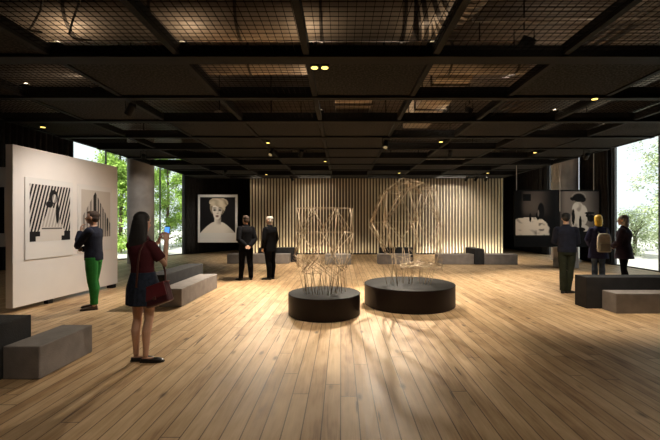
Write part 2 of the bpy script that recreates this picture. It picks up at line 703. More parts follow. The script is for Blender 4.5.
ORD = ['first', 'second', 'third', 'fourth', 'fifth', 'sixth', 'seventh', 'eighth', 'ninth', 'tenth', 'eleventh']
CN = ['fourth column left of middle', 'third column left of middle', 'second column left of middle', 'column just left of middle',
      'middle column', 'column just right of middle', 'second column right of middle', 'third column right of middle', 'fourth column right of middle']
solid0 = None
mesh0 = None
for k in range(len(GY) - 1):
    for i in range(9):
        x0, x1, y0, y1 = GX[i] + .055, GX[i + 1] - .055, GY[k] + .07, GY[k + 1] - .10
        px = min(abs(x0), abs(x1)) if x0 * x1 > 0 else 0
        if 375 * px / y1 > 345:
            continue
        if k == 0:
            continue
        kk = k - 2
        c = i - 4
        is_solid = (c % 2 == 0 and kk % 2 == 0) or (kk == -1 and c == -3) or (kk == 1 and c in (-3,)) or \
                   (kk in (2, 3) and c in (-2, -1)) or (kk >= 5 and (c + kk) % 2 == 0) or (kk == 3 and c in (3, 4)) or (kk in (3, 5) and c == 0)
        where = '%s row from the front, %s' % (ORD[k - 1], CN[i])
        if is_solid:
            if solid0 is None:
                solid0 = MB().box(-.5 * (1.66 - .11), .5 * (1.66 - .11), -.5 * 1.33, .5 * 1.33, 0, .035).build('ceiling_panel', M_panel)
                o = solid0
            else:
                o = solid0.copy()
                COL.objects.link(o)
            o.location = ((x0 + x1) / 2, (y0 + y1) / 2, 3.755)
            tag(o, 'solid speckled ceiling panel, ' + where, 'ceiling panel', 'solid dark ceiling panels')
        else:
            if mesh0 is None:
                mb = MB()
                hx, hy, wr = .5 * (1.66 - .11), .5 * 1.33, .0025
                nx, ny = 17, 15
                for a in range(nx + 1):
                    x = -hx + 2 * hx * a / nx
                    mb.box(x - wr, x + wr, -hy, hy, 0, .006)
                for a in range(ny + 1):
                    y = -hy + 2 * hy * a / ny
                    mb.box(-hx, hx, y - wr, y + wr, .006, .012)
                mesh0 = mb.build('ceiling_mesh', M_mesh)
                o = mesh0
            else:
                o = mesh0.copy()
                COL.objects.link(o)
            o.location = ((x0 + x1) / 2, (y0 + y1) / 2, 3.775)
            tag(o, 'open wire mesh infill, ' + where, 'ceiling mesh', 'wire mesh ceiling infills')


# ------------------------------------------------------------------ ducts, pipes and cables above the grid
def duct(label, pts, r, m, ridged=False, n=28, name='air_duct'):
    root = thing(name, label, 'duct', pts[0])
    o = MB().limb(pts, [r] * len(pts), n, False).build('duct_body', m, root)
    auto_smooth(o)
    P = [Vector(p) for p in pts]
    for q in ((P[0].lerp(P[-1], .12), P[0].lerp(P[-1], .88)) if len(P) < 5 else (P[1], P[-2])):
        MB().limb([q + Vector((0, 0, r * .9)), (q.x, q.y, CEIL)], [.012, .012], 8, False).build('hanger', M_black, root)
    tot = 0
    step = .10 if ridged else 1.15
    nxt = step * .5
    for a, b in zip(P[:-1], P[1:]):
        l = (b - a).length
        while nxt < tot + l:
            t = (nxt - tot) / l
            c = a.lerp(b, t)
            d = (b - a).normalized()
            w = .016 if ridged else .02
            o = MB().limb([c - d * w, c + d * w], [r * 1.045] * 2, n, False).build('band', M_ductdark if not ridged else M_duct, root)
            auto_smooth(o)
            nxt += step
        tot += l
    return root


arc = [(1.05 + .62 * math.sin(R(a)), 5.33 - .62 + .62 * math.cos(R(a)), 4.5 + .002 * a) for a in range(0, 91, 15)]
duct('wide round duct crossing left to right near the viewer', [(-6.6, 5.33, 4.5), (.7, 5.33, 4.5), (.98, 5.33, 4.5)], .31, M_duct)
duct('ridged flexible duct elbow at the top centre', arc + [(1.67, 3.4, 4.82)], .31, M_ductdark, True, name='flexible_duct')
duct('wide round duct crossing behind the paired downlight', [(-3.3, 6.55, 4.45), (3.2, 6.55, 4.45)], .27, M_duct)
duct('short round duct high on the left, over the exhibition wall', [(-8.0, 7.4, 4.5), (-3.9, 7.4, 4.5)], .25, M_ductdark)
duct('round duct crossing far back above the men in suits', [(-5.2, 12.4, 4.45), (1.0, 12.4, 4.45)], .27, M_ductdark)
duct('round duct crossing high near the slatted wall', [(-2.0, 15.6, 4.4), (6.5, 15.6, 4.4)], .25, M_duct)
duct('long duct running to the back on the right, near the windows', [(6.95, 5.0, 4.45), (6.95, 17.0, 4.45)], .24, M_ductdark)
cc = [(-2.3 + .62 * math.cos(R(a)), 9.0 + .55 * math.sin(R(a)), 4.05 + .08 * math.sin(R(2 * a))) for a in range(200, -21, -20)]
duct('curved flexible duct left of centre, above the second downlight', cc, .14, M_duct, True, name='flexible_duct')
# rectangular box duct
root = thing('box_duct', 'rectangular metal box duct above the middle of the room', 'duct', (.25, 6.7, 4.0))
MB().box(-.12, .62, 6.95, 12.0, 4.0, 4.45).build('duct_body', M_duct, root, bevel=.01)
for y in (7.9, 11.2):
    MB().limb([(.25, y, 4.44), (.25, y, CEIL)], [.012, .012], 8, False).build('hanger', M_black, root)
for y in (7.6, 9.0, 10.4, 11.6):
    MB().box(-.15, .65, y, y + .05, 3.97, 4.48).build('flange', M_ductdark, root)
root = thing('box_duct', 'rectangular metal box duct running back on the right', 'duct', (2.2, 6.0, 4.1))
MB().box(1.75, 2.45, 6.95, 10.6, 4.25, 4.7).build('duct_body', M_duct, root, bevel=.01)
for y in (7.5, 10.2):
    MB().limb([(2.1, y, 4.69), (2.1, y, CEIL)], [.012, .012], 8, False).build('hanger', M_black, root)
for y in (7.2, 8.0, 8.8, 9.6):
    MB().box(1.72, 2.48, y, y + .05, 4.22, 4.73).build('flange', M_ductdark, root)

pn = ['leftmost', 'second from left', 'third from left', 'rightmost']
for j in range(4):
    x = 3.45 + .17 * j
    o = MB().limb([(x, 3.3, 4.25), (x, 11.5, 4.25)], [.028, .028], 10, False).build('pipe', M_pipe, smooth=True)
    tag(o, pn[j] + ' of the four parallel pipes above the right ceiling', 'pipe', 'parallel pipes above the right ceiling')
for j, (x0, y0, x1, y1) in enumerate([(-4.6, 5.25, 6.0, 5.25), (1.6, 4.55, 6.5, 4.55)]):
    o = MB().limb([(x0, y0, 4.05), (x1, y1, 4.05)], [.022, .022], 10, False).build('pipe', M_pipe, smooth=True)
    tag(o, ['thin pipe crossing left to right over the front ceiling bays', 'thin pipe crossing the top right ceiling bays'][j], 'pipe')
rnd = random.Random(4)
for j, (x, y, lab) in enumerate([(-3.55, 4.3, 'loose cable looping down at the top left'), (-3.2, 4.5, 'second loose cable hanging beside the looping one at the top left'),
                                 (-4.1, 6.1, 'loose cable bundle lying on mesh left of centre')]):
    pts = [(x + .12 * math.sin(a * .9 + j), y + .05 * a * (1 if j < 2 else 4) * .4, 4.9 - 1.05 * math.sin(min(a, 5) / 5 * PI / 2) if j < 2 else 3.86 + .1 * abs(math.sin(a))) for a in range(0, 8)]
    o = MB().limb(pts, [.012] * len(pts), 8).build('cable', M_ductdark, smooth=True)
    tag(o, lab, 'cable')

# ------------------------------------------------------------------ lamps
def spot_light(name, loc, aim, power, ang, blend=.6, col=WARM, size=.05, parent=None):
    l = bpy.data.lights.new(name, 'SPOT')
    l.energy = power
    l.spot_size = R(ang)
    l.spot_blend = blend
    l.color = col
    l.shadow_soft_size = size
    o = bpy.data.objects.new(name, l)
    q = (Vector(aim) - Vector(loc)).to_track_quat('-Z', 'Y').to_euler()
    o.location = Vector(loc) - (parent.location if parent else Vector((0, 0, 0)))
    o.rotation_euler = q
    COL.objects.link(o)
    if parent:
        o.parent = parent
    return o


def downlight(x, y, label, power=60, heads=1, aim=None, ang=85):
    root = thing('downlight', label, 'lamp', (x, y, 3.70), group='small yellow ceiling downlights')
    xs = [0] if heads == 1 else [-.07, .07]
    for dx in xs:
        o = MB().lathe([(.062, 3.70), (.062, 3.76)], (x + dx, y, 0), 20).build('housing', M_black, root)
        auto_smooth(o)
        o = MB().lathe([(.046, 3.692), (.046, 3.699)], (x + dx, y, 0), 20).build('lens', M_lens, root)
    spot_light('lamp_beam', (x, y, 3.68), aim or (x, y, 0), power, ang, .7, WARM, .06, root)
    return root


downlight(-.29, 5.1, 'paired yellow downlights at the front of the ceiling, near the middle', 330, 2, (.25, 6.3, 0))
downlight(4.33, 6.4, 'yellow downlight on the right, above the front right benches', 500, aim=(4.2, 7.4, 0))
downlight(2.62, 9.83, 'yellow downlight right of centre, nearest the slatted wall of the brighter ones', 900)
downlight(5.87, 11.35, 'yellow downlight at the right, in front of the black photo board', 800, aim=(6.2, 10.4, 0))
downlight(-6.6, 8.3, 'yellow downlight at far left above the white exhibition wall', 30)
downlight(-1.94, 9.95, 'yellow downlight left of centre, above the two men in suits', 700, aim=(-1.8, 9.6, 0))
downlight(2.5, 16.1, 'faint downlight above the larger wire sculpture, near the slatted wall', 110, ang=95)
downlight(6.3, 16.1, 'faint downlight at the right end of the slatted wall', 480, ang=95)
downlight(-3.3, 16.6, 'faint downlight at the left end of the slatted wall', 350, ang=95)
downlight(-.55, 13.0, 'faint downlight above the smaller wire sculpture', 700, ang=95)


def spotlight(loc, aim, label, power, ang=50, blend=.5, top=CEIL, s=1.0, col=WARM):
    root = thing('spotlight', label, 'lamp', loc, group='black track spotlights')
    L = Vector(loc)
    d = (Vector(aim) - L).normalized()
    b = L - d * .20 * s
    MB().limb([b, L], [.058 * s, .066 * s], 16, False).build('can', M_black, root)
    MB().limb([L - d * .004, L + d * .002], [.050 * s, .050 * s], 16, False).build('lens', M_dimlens, root)
    u = Vector((1, 0, 0))
    m_ = b.lerp(L, .45)
    up = Vector((0, 0, .16 * s))
    MB().limb([m_ + u * .085 * s, m_ + u * .085 * s + up, m_ - u * .085 * s + up, m_ - u * .085 * s], [.010] * 4, 6, False).build('yoke', M_black, root)
    MB().limb([m_ + up, (m_.x, m_.y, max(top, m_.z + .3))], [.012, .012], 8, False).build('stem', M_black, root)
    spot_light('lamp_beam', L + d * .07, aim, power, ang, blend, col, .04, root)
    return root


spotlight((1.1, 9.3, 3.45), (.45, 7.3, .2), 'black spotlight behind the two sculptures, aimed back at their plinths', 1600, 74, .9)
spotlight((2.58, 5.50, 3.95), (1.4, 7.3, 1.0), 'bracketed spotlight hanging at the top right', 430, 48, .7, s=1.7)
spotlight((-3.75, 6.6, 3.5), (-5.6, 7.6, 1.3), 'black spotlight aimed at the white exhibition wall', 230, 88, .9, col=(1, .92, .83))
spotlight((-2.0, 10.6, 3.5), (-3.0, 7.6, 0), 'black spotlight lighting the floor before the white exhibition wall', 1000, 80, .9)
spotlight((-5.9, 11.2, 3.5), (-7.8, 14.6, 2.2), 'added black fill spotlight aimed at the left concrete column', 170, 40, .9, col=(1, .93, .85))  # extra lamp, added only to brighten the column
spotlight((1.6, 2.6, 3.5), (-2.2, 4.35, .8), 'added unseen fill spotlight beside the viewer, aimed at the woman with the red bag', 170, 34, .9)  # put in out of view to brighten the woman's legs from the right
spotlight((-1.2, 11.1, 3.55), (-2.3, 14.3, .1), 'added black fill spotlight aimed at the grey bench behind the men in suits', 420, 52, .9)  # added to lift the dim front faces of the back benches
spotlight((3.25, 11.2, 3.55), (3.9, 14.2, .1), 'added black fill spotlight aimed at the benches before the right of the slatted wall', 480, 66, .9)  # extra fill, added for the right-hand back benches and floor
spotlight((-4.6, 14.8, 3.5), (-6.4, 18.6, 1.6), 'black spotlight aimed at the large portrait', 260, 42, .7)
spotlight((7.3, 11.2, 3.5), (8.1, 14.1, 1.8), 'black spotlight aimed at the hanging black photo board', 130, 60, .8)
spotlight((2.75, 8.15, 4.05), (2.6, 10, 4.9), 'small bracket spotlight above mesh right of centre', 40, 110, .9, s=.9)
spotlight((-2.15, 16.6, 3.45), (-1.6, 18.5, 1.5), 'black spotlight before the left of the slatted wall', 90, 80, .9)
for dx, lab in ((0, 'left'), (.42, 'middle'), (.86, 'right')):
    spotlight((5.45 + dx, 16.4, 3.42), (4.6 + dx * 2, 18.5, 1.6), lab + ' of three black spotlights clustered before the right of the slatted wall', 140, 80, .9, col=(1, .9, .75))


downlight(-1.6, 1.9, 'added unseen fill downlight above and behind the viewer, left', 75, aim=(-1.9, 3.6, 0), ang=100)  # two unseen fill lamps, added to light the figures from the front
downlight(2.9, 1.9, 'added unseen fill downlight above and behind the viewer, right', 95, aim=(2.8, 4.2, 0), ang=100)


def void_lamp(x, y, z, label, power):  # made-up lamps on the beams, lighting ducts and decking from below
    z = 3.935
    x = min(GX, key=lambda g: abs(g - x))
    y = min(GY, key=lambda g: abs(g - y))
    root = thing('added_void_lamp', label, 'lamp', (x, y, z), group='added fill lamps in the ceiling void')
    MB().box(x - .08, x + .08, y - .06, y + .06, z - .03, z + .02).build('housing', M_black, root)
    o = MB().ell((x, y, z + .035), (.05, .04, .025)).build('lens', M_dimlens, root, smooth=True)
    l = bpy.data.lights.new('lamp_glow', 'POINT')
    l.energy = power
    l.color = (1, .78, .55)
    l.shadow_soft_size = .08
    q = bpy.data.objects.new('lamp_glow', l)
    q.location = (0, 0, .10)
    q.parent = root
    COL.objects.link(q)


for x, y, z, lab, p_ in ((-2.0, 4.97, 4.62, 'added fill lamp before the wide front duct, left of the middle', 3), (-.5, 4.97, 4.62, 'added fill lamp before the wide front duct, near the paired downlights', 3), (-.6, 6.47, 4.6, 'added fill lamp between the two wide ducts, left of the middle', 5),
                         (2.0, 5.6, 4.5, 'added fill lamp between the ducts, right of the middle', 2), (3.0, 4.0, 4.5, 'added fill lamp at the top right of the ceiling void', 12),
                         (-4.2, 4.4, 4.9, 'added fill lamp at the top left of the ceiling void', 5), (-4.9, 6.3, 4.7, 'added fill lamp in the left of the void, over mesh', 16),
                         (.3, 8.0, 4.75, 'added fill lamp above the rectangular box duct', 8), (1.2, 9.2, 4.4, 'added fill lamp right of the rectangular box duct', 26), (4.6, 8.4, 4.4, 'added fill lamp under the four pipes', 20), (7.5, 11.0, 4.4, 'added fill lamp by the long right duct', 6), (-3.9, 9.6, 4.45, 'added fill lamp by the curved flexible duct', 6)):
    void_lamp(x, y, z, lab, p_)

# ------------------------------------------------------------------ benches
def bench(label, x0, x1, y0, y1, h, m, group):
    o = MB().box(x0, x1, y0, y1, 0, h)
    c = Vector(((x0 + x1) / 2, (y0 + y1) / 2, 0))
    o.v = [tuple(Vector(p) - c) for p in o.v]
    o = o.build('bench', m, bevel=.012)
    o.location = c
    return tag(o, label, 'bench', group)


GL, GH = 'low grey block benches', 'tall charcoal block benches'
bench('grey block bench at the front left corner, nearest the viewer', -3.435, -3.06, 3.805, 4.62, .337, M_grey, GL)
bench('charcoal block bench cut by the left edge, beside the nearest grey block', -3.85, -3.44, 2.2, 4.17, .572, M_char, GH)
bench('grey block bench right of the woman with the red bag', -3.425, -3.0, 7.06, 9.09, .343, M_grey, GL)
bench('long charcoal block bench partly behind the woman with the red bag', -3.83, -3.43, 7.3, 9.33, .57, M_char, GH)
bench('grey block bench behind the two men in suits', -4.38, -2.0, 14.4, 14.95, .36, M_grey, GL)
bench('charcoal block bench at the right of the men in suits, behind a grey one', -3.3, -1.8, 14.97, 15.4, .57, M_char, GH)
bench('pale grey block bench seen through the smaller wire sculpture', -.6, .38, 14.1, 14.6, .38, M_pale, GL)
bench('grey block bench seen left through the larger wire sculpture', 1.4, 2.63, 14.15, 14.62, .38, M_grey, GL)
bench('charcoal block bench behind the left part of the larger wire sculpture', 1.5, 2.82, 14.65, 15.05, .60, M_char, GH)
bench('grey block bench right of the larger sculpture, left of an upright charcoal block', 3.67, 5.02, 14.15, 14.65, .38, M_grey, GL)
bench('charcoal block bench set end-on between two grey blocks by the slatted wall', 5.04, 5.38, 14.08, 15.2, .585, M_char, GH)
bench('grey block bench at the right end of the slatted wall', 5.4, 6.65, 14.1, 14.6, .38, M_grey, GL)
bench('tall pale grey block standing behind the man in the dark cap', 7.57, 8.22, 12.95, 13.4, .72, M_pale, None)
bench('charcoal block bench at the right, before the couple', 4.53, 7.4, 6.92, 7.27, .582, M_char, GH)
bench('grey block bench at the front right corner, against a charcoal bench', 4.80, 7.2, 6.54, 6.90, .352, M_grey, GL)


# ------------------------------------------------------------------ plinths and wire sculptures
def plinth(label, cx, cy, r, h):
    root = thing('plinth', label, 'plinth', (cx, cy, 0))
    o = MB().lathe([(r - .03, 0), (r - .03, .02), (r, .02), (r, h - .012)], (cx, cy, 0), 96).build('side_panel', M_plinth, root)
    auto_smooth(o)
    o = MB().lathe([(r, h - .012), (r, h - .004), (r - .006, h)], (cx, cy, 0), 96).build('top', M_plinthtop, root)
    auto_smooth(o, 60)
    return root


P1 = (-.29, 6.55, .625, .373)
P2 = (1.33, 7.32, .870, .41)
plinth('smaller round dark plinth under the left wire sculpture', *P1)
plinth('larger round dark plinth under the right wire sculpture', *P2)


def rod(root, a, b, r=.0045, name='rod'):
    r *= 1.0 if root.location.x < 0 else .95
    MB().limb([a, b], [r, r], 6, False).build(name, M_wire, root, smooth=True)


def fine_wires(root, pairs, r=.0030):
    mb = MB()
    for a, b in pairs:
        mb.limb([a, b], [r, r], 5, False)
    o = mb.build('fine_wires', M_twig, root)
    o['kind'] = 'stuff'
    o['label'] = 'tangle of thin brown wires'


def sculpture_small():
    cx, cy, r, h = P1
    root = thing('wire_sculpture', 'smaller boxy wire sculpture on thin splayed rods, left plinth', 'sculpture', (cx, cy, h))
    rnd = random.Random(11)

    def ringp(z, hx, hy, n, j=.03, rot=0):
        out = []
        for k in range(n):
            a = 2 * PI * (k + rot) / n
            c, s_ = math.cos(a), math.sin(a)
            q = max(abs(c), abs(s_)) ** .6
            out.append(Vector((cx + hx * c / q + rnd.uniform(-j, j), cy + hy * s_ / q + rnd.uniform(-j, j), z + rnd.uniform(-j, j) * .3)))
        return out
    A = ringp(1.84, .47, .36, 8, .015, .5)
    B = ringp(1.42, .54, .42, 8, .05, .2)
    C = ringp(1.03, .46, .38, 8, .06, .5)
    D = ringp(.80, .40, .30, 8, .06, .1)
    for k in range(8):
        rod(root, A[k], A[(k + 1) % 8], .005)
        rod(root, B[k], B[(k + 1) % 8], .0035)
        rod(root, A[k], B[k])
        rod(root, A[k], B[(k + 1) % 8])
        rod(root, B[k], C[k])
        rod(root, B[k], C[(k - 1) % 8])
        rod(root, A[k] + Vector((.04, 0, 0)), C[k], .0035)
        j = Vector((rnd.uniform(-.05, .05), rnd.uniform(-.05, .05), 0))
        rod(root, C[k], D[k] + j, .004)
        rod(root, C[k], D[(k + 1) % 8] - j, .004)
    for k in range(30):
        a = 2 * PI * k / 30 + rnd.uniform(-.15, .15)
        rr = rnd.uniform(.20, .38)
        p = Vector((cx + rr * math.cos(a), cy + rr * .9 * math.sin(a), h))
        q = p + Vector((rnd.uniform(-.12, .12), rnd.uniform(-.1, .1), rnd.uniform(.38, .72)))
        rod(root, p, q, .004, 'leg')
    pr_ = []
    lv = [A, B, C, D]
    for k in range(70):
        i = rnd.choice((0, 0, 1, 1, 2, 2, 2))
        u, w = rnd.choice(lv[i]), None
        w = min(lv[i + 1], key=lambda q: (q - u).length + rnd.uniform(0, .5))
        j = Vector((rnd.uniform(-.1, .1), rnd.uniform(-.1, .1), rnd.uniform(-.05, .02)))
        pr_.append((u.lerp(w, rnd.uniform(0, .25)) + j, w + j * .4))
    for k in range(40):                                    # nest of short wires above the splayed rods
        a = rnd.uniform(0, 2 * PI)
        p = Vector((cx + .40 * math.cos(a), cy + .30 * math.sin(a), rnd.uniform(.70, .98)))
        b = a + rnd.uniform(.3, 1.1)
        pr_.append((p, Vector((cx + .40 * math.cos(b), cy + .30 * math.sin(b), rnd.uniform(.62, .95)))))
    fine_wires(root, pr_)


def sculpture_large():
    cx, cy, r, h = P2
    root = thing('wire_sculpture', 'larger domed wire sculpture with oval hoop, right plinth', 'sculpture', (cx, cy, h))
    rnd = random.Random(5)

    def J(s_=.05):
        return Vector((rnd.uniform(-s_, s_), rnd.uniform(-s_, s_), rnd.uniform(-s_, s_) * .5))

    def ringp(z, rx, n, rot, ox=0, j=.04):
        return [Vector((cx + ox + rx * math.cos(2 * PI * (k + rot) / n), cy + rx * .85 * math.sin(2 * PI * (k + rot) / n), z)) + J(j) for k in range(n)]
    T = Vector((cx - .12, cy, 2.46))
    A = ringp(2.36, .30, 6, .3, 0, .03)
    B = ringp(2.20, .56, 7, .0, 0, .04)
    Cc = ringp(1.60, .66, 7, .4, -.02, .05)
    D = ringp(1.00, .60, 7, .2, .04, .06)
    for k in range(6):
        rod(root, T, A[k], .005)
        rod(root, A[k], A[(k + 1) % 6], .005)
        rod(root, A[k], B[k], .005)
        rod(root, A[k], B[(k + 1) % 7], .004)
    for k in range(7):
        rod(root, B[k], B[(k + 1) % 7], .004)
        rod(root, B[k], Cc[k], .005)
        rod(root, B[k] + J(.04), Cc[k] + J(.04), .004)
        rod(root, B[k], Cc[(k - 1) % 7], .004)
        rod(root, Cc[k], D[k], .005)
        rod(root, Cc[k] + J(.05), D[k] + J(.05), .004)
        rod(root, Cc[k], D[(k + 1) % 7], .004)
    for k in range(7):
        rod(root, A[k % 6] + J(.03), B[k] + J(.03), .0035)
        rod(root, D[k], D[k].lerp(D[(k + 2) % 7], .5) + Vector((0, 0, -.12)), .0035)
    rod(root, Cc[2], Cc[4], .004)
    rod(root, Cc[3], Cc[5], .004)
    # oval hoop
    pts = [(cx + .23 + .42 * math.cos(2 * PI * k / 28), cy - .1 + .34 * math.sin(2 * PI * k / 28), .76 + .02 * math.sin(2 * PI * k / 9)) for k in range(29)]
    MB().limb(pts, [.006] * 29, 6, False, ref=(0, 0, 1)).build('hoop', M_wire, root, smooth=True)
    for k in range(9):
        a, b = pts[(k * 3) % 28], pts[(k * 3 + 11) % 28]
        rod(root, Vector(a), Vector(b), .004)
    for k in range(16):
        x = -.42 + .80 * k / 15
        p = Vector((cx + x + rnd.uniform(-.04, .04), cy + rnd.uniform(-.32, .28), h))
        q = Vector((p.x + rnd.uniform(-.15, .15), p.y + rnd.uniform(-.1, .1), rnd.uniform(.78, 1.12)))
        rod(root, p, q, .0048, 'leg')
    pr_ = []
    lv = [A, B, Cc, D]
    for k in range(80):
        i = rnd.choice((0, 1, 1, 2, 2))
        u = rnd.choice(lv[i])
        w = min(lv[i + 1], key=lambda q: (q - u).length + rnd.uniform(0, .5))
        j = J(.09)
        pr_.append((u + j, w + j * .5))
    for k in range(46):
        a = rnd.uniform(0, 2 * PI)
        b = a + rnd.uniform(.2, 1.2)
        pr_.append((Vector((cx + .22 + .42 * math.cos(a), cy - .1 + .32 * math.sin(a), rnd.uniform(.68, .98))), Vector((cx + .22 + .40 * math.cos(b), cy - .1 + .30 * math.sin(b), rnd.uniform(.66, .90)))))
    for q in D:
        pr_.append((q, Vector((cx + (q.x - cx) * .6, cy + (q.y - cy) * .5, h))))
    fine_wires(root, pr_, .0034)


sculpture_small()
sculpture_large()

# ------------------------------------------------------------------ photographs
def sstep(a, b, x):
    t = max(0, min(1, (x - a) / (b - a)))
    return t * t * (3 - 2 * t)


def el(u, v, cu, cv, ru, rv, soft=.12):
    d = math.sqrt(((u - cu) / ru) ** 2 + ((v - cv) / rv) ** 2)
    return 1 - sstep(1 - soft, 1 + soft, d)


def mixc(a, b, t):
    return tuple(x + (y - x) * t for x, y in zip(a, b))


def picture(func, x0, x1, z0, z1, y, nx, nz, parent, name='photo_print'):
    """print facing local -Y"""
    me = bpy.data.meshes.new(name)
    v, f, cols = [], [], []
    for j in range(nz + 1):
        for i in range(nx + 1):
            v.append((x0 + (x1 - x0) * i / nx, y, z0 + (z1 - z0) * j / nz))
    for j in range(nz):
        for i in range(nx):
            a = j * (nx + 1) + i
            f.append([a, a + 1, a + nx + 2, a + nx + 1])
            c = func((i + .5) / nx, (j + .5) / nz)
            cols += [(*c, 1)] * 4
    me.from_pydata(v, [], f)
    at = me.color_attributes.new('picture', 'FLOAT_COLOR', 'CORNER')
    at.data.foreach_set('color', [q for c in cols for q in c])
    return link(name, me, M_print, parent)


def portrait(u, v):
    pale, dk = (.74, .68, .61), (.010, .009, .010)
    c = dk
    # bare shoulders
    sh = .30 - 1.15 * max(0, abs(u - .5) - .12) ** 1.35
    c = mixc(c, mixc(pale, (.52, .46, .40), sstep(.62, 1.0, u) + .3 * sstep(.3, 0, v) * 0), 1 - sstep(sh - .012, sh + .012, v))
    # hair mass
    hair = max(el(u, v, .50, .715, .215, .245, .05), el(u, v, .60, .84, .20, .13, .06), el(u, v, .42, .86, .16, .11, .06))
    st = .5 + .5 * math.sin(u * 75 + v * 30 + 5 * noise.noise(Vector((u * 4, v * 4, 0))))
    c = mixc(c, mixc((.33, .265, .19), (.11, .085, .06), sstep(.35, .8, u) * .6 + .4 * st), hair)
    # neck
    nk = sstep(.395, .42, u) * (1 - sstep(.58, .61, u)) * (1 - sstep(.44, .46, v)) * sstep(.20, .29, v)
    c = mixc(c, mixc(pale, (.30, .25, .22), sstep(.40, .58, u) * .8 + sstep(.33, .42, v) * .3), nk)
    # face
    jaw = max(el(u, v, .49, .655, .145, .19, .05), el(u, v, .487, .52, .108, .145, .06))
    fc = mixc(pale, (.40, .34, .30), sstep(.50, .66, u) * .75)
    c = mixc(c, fc, jaw)
    # swept fringe
    fr = .775 - .55 * (u - .42) if u > .42 else .775 + .25 * (u - .42)
    if v > fr and hair > .5:
        st = .5 + .5 * math.sin((u * .7 + v) * 40 + 6 * noise.noise(Vector((u * 5, v * 5, 2))))
        c = mixc((.60, .51, .38), (.26, .205, .145), st * .55 + .6 * sstep(.62, .75, u))
    for s_ in (-1, 1):
        e = .49 + s_ * .073
        c = mixc(c, (.05, .04, .035), el(u, v, e, .640, .052, .030, .5) * .75)
        c = mixc(c, (.012, .010, .010), el(u, v, e, .636, .024, .022, .3))
        c = mixc(c, (.07, .055, .045), el(u, v, e + s_ * .006, .697, .060, .013, .5) * .9)
    c = mixc(c, (.34, .28, .24), el(u, v, .515, .60, .012, .07, .8) * .7)
    c = mixc(c, (.16, .12, .10), el(u, v, .497, .545, .030, .012, .6) * .8)
    c = mixc(c, (.13, .05, .045), el(u, v, .487, .473, .050, .022, .35))
    c = mixc(c, (.36, .30, .26), el(u, v, .487, .438, .035, .012, .7) * .7)
    return c


def stripes(u, v):
    """bold slanting shadow bars over a seated figure in a pale dress, a generic stand-in"""
    pale, dk = (.62, .57, .52), (.015, .014, .015)
    bar = .5 + .5 * math.sin(2 * PI * (u * 13 - v * 4.2))
    t = sstep(.45, .70, bar)
    c = mixc(dk, pale, t)
    # pale dress
    w = .10 + .22 * sstep(.62, .12, v) if False else .10 + .25 * (1 - sstep(.05, .62, v))
    if .04 < v < .60 and abs(u - .52) < w:
        c = mixc(pale, (.30, .27, .24), .7 * (1 - t) * (v > .25))
    # ledge of steps
    if v < .10:
        c = (.62, .57, .52)
    if (v < .09 and (u < .14 or u > .76)) or (.09 <= v < .17 and (u < .24 or u > .84)):
        c = dk
    if .21 <= v < .24 and .27 < u < .78:
        c = (.10, .09, .08)
    # head, hair, long dark scarf
    c = mixc(c, dk, el(u, v, .56, .80, .11, .13, .1))
    c = mixc(c, pale, el(u, v, .58, .77, .055, .08, .1) * (.4 + .6 * t))
    c = mixc(c, dk, el(u, v, .46, .66, .09, .06, .15))
    c = mixc(c, dk, el(u, v, .66, .50, .045, .19, .15))
    return c


def facade(u, v):
    """tall gabled building with ribs seen from below"""
    sky = (.56, .50, .44)
    roof = .97 - abs(u - .46) * 1.25
    if v > roof:
        return sky
    lf = u < .46
    rib = .5 + .5 * math.sin(2 * PI * u * (9 if lf else 12))
    c = mixc((.07, .06, .055) if not lf else (.22, .195, .175), (.50, .45, .40), sstep(.3, .7, rib))
    if .40 < u < .47 and v > .55:
        c = (.03, .028, .026)
    if .86 < u < .93 and .12 < v < .40:
        c = (.03, .028, .026)
    return mixc(c, sky, max(0, .25 - v) * 1.2)


def bed_photo(u, v):
    dk = (.004, .004, .0045)
    c = mixc(dk, (.060, .048, .042), sstep(.12, .26, u) * (1 - sstep(.5, .95, u)) * sstep(.35, .6, v))
    c = mixc(c, (.085, .070, .060), el(u, v, .42, .68, .20, .18, .8) * .7)
    if .18 < u < .38 and .78 < v < .93:
        c = dk
    n = noise.noise(Vector((u * 7 + v * 3, v * 13, 1.3)))
    n2 = noise.noise(Vector((u * 9, v * 13, 4.1)))
    # rumpled white sheets: smooth at the left, heaped up at the right
    edge = 1 - sstep(.80, .86, u + .05 * n2 + (.16 if v < .12 else 0) * 0)
    top = .345 + .06 * math.sin(u * 3.4 + .3) - .12 * sstep(.62, .9, u) + .015 * n2
    if v < top:
        fold = sstep(.18, .5, n2) * sstep(.42, .58, u) * .8 + sstep(.25, .6, n) * .5
        c = mixc(c, mixc((.64, .56, .47), (.09, .075, .065), min(1, fold)), edge)
    for (cu, cv, ru, rv) in ((.64, .55, .085, .19), (.57, .44, .06, .09), (.37, .40, .030, .10)):
        c = mixc(c, dk, el(u, v, cu, cv, ru, rv, .12))
    c = mixc(c, (.16, .135, .12), el(u, v, .575, .50, .018, .075, .3))
    return c


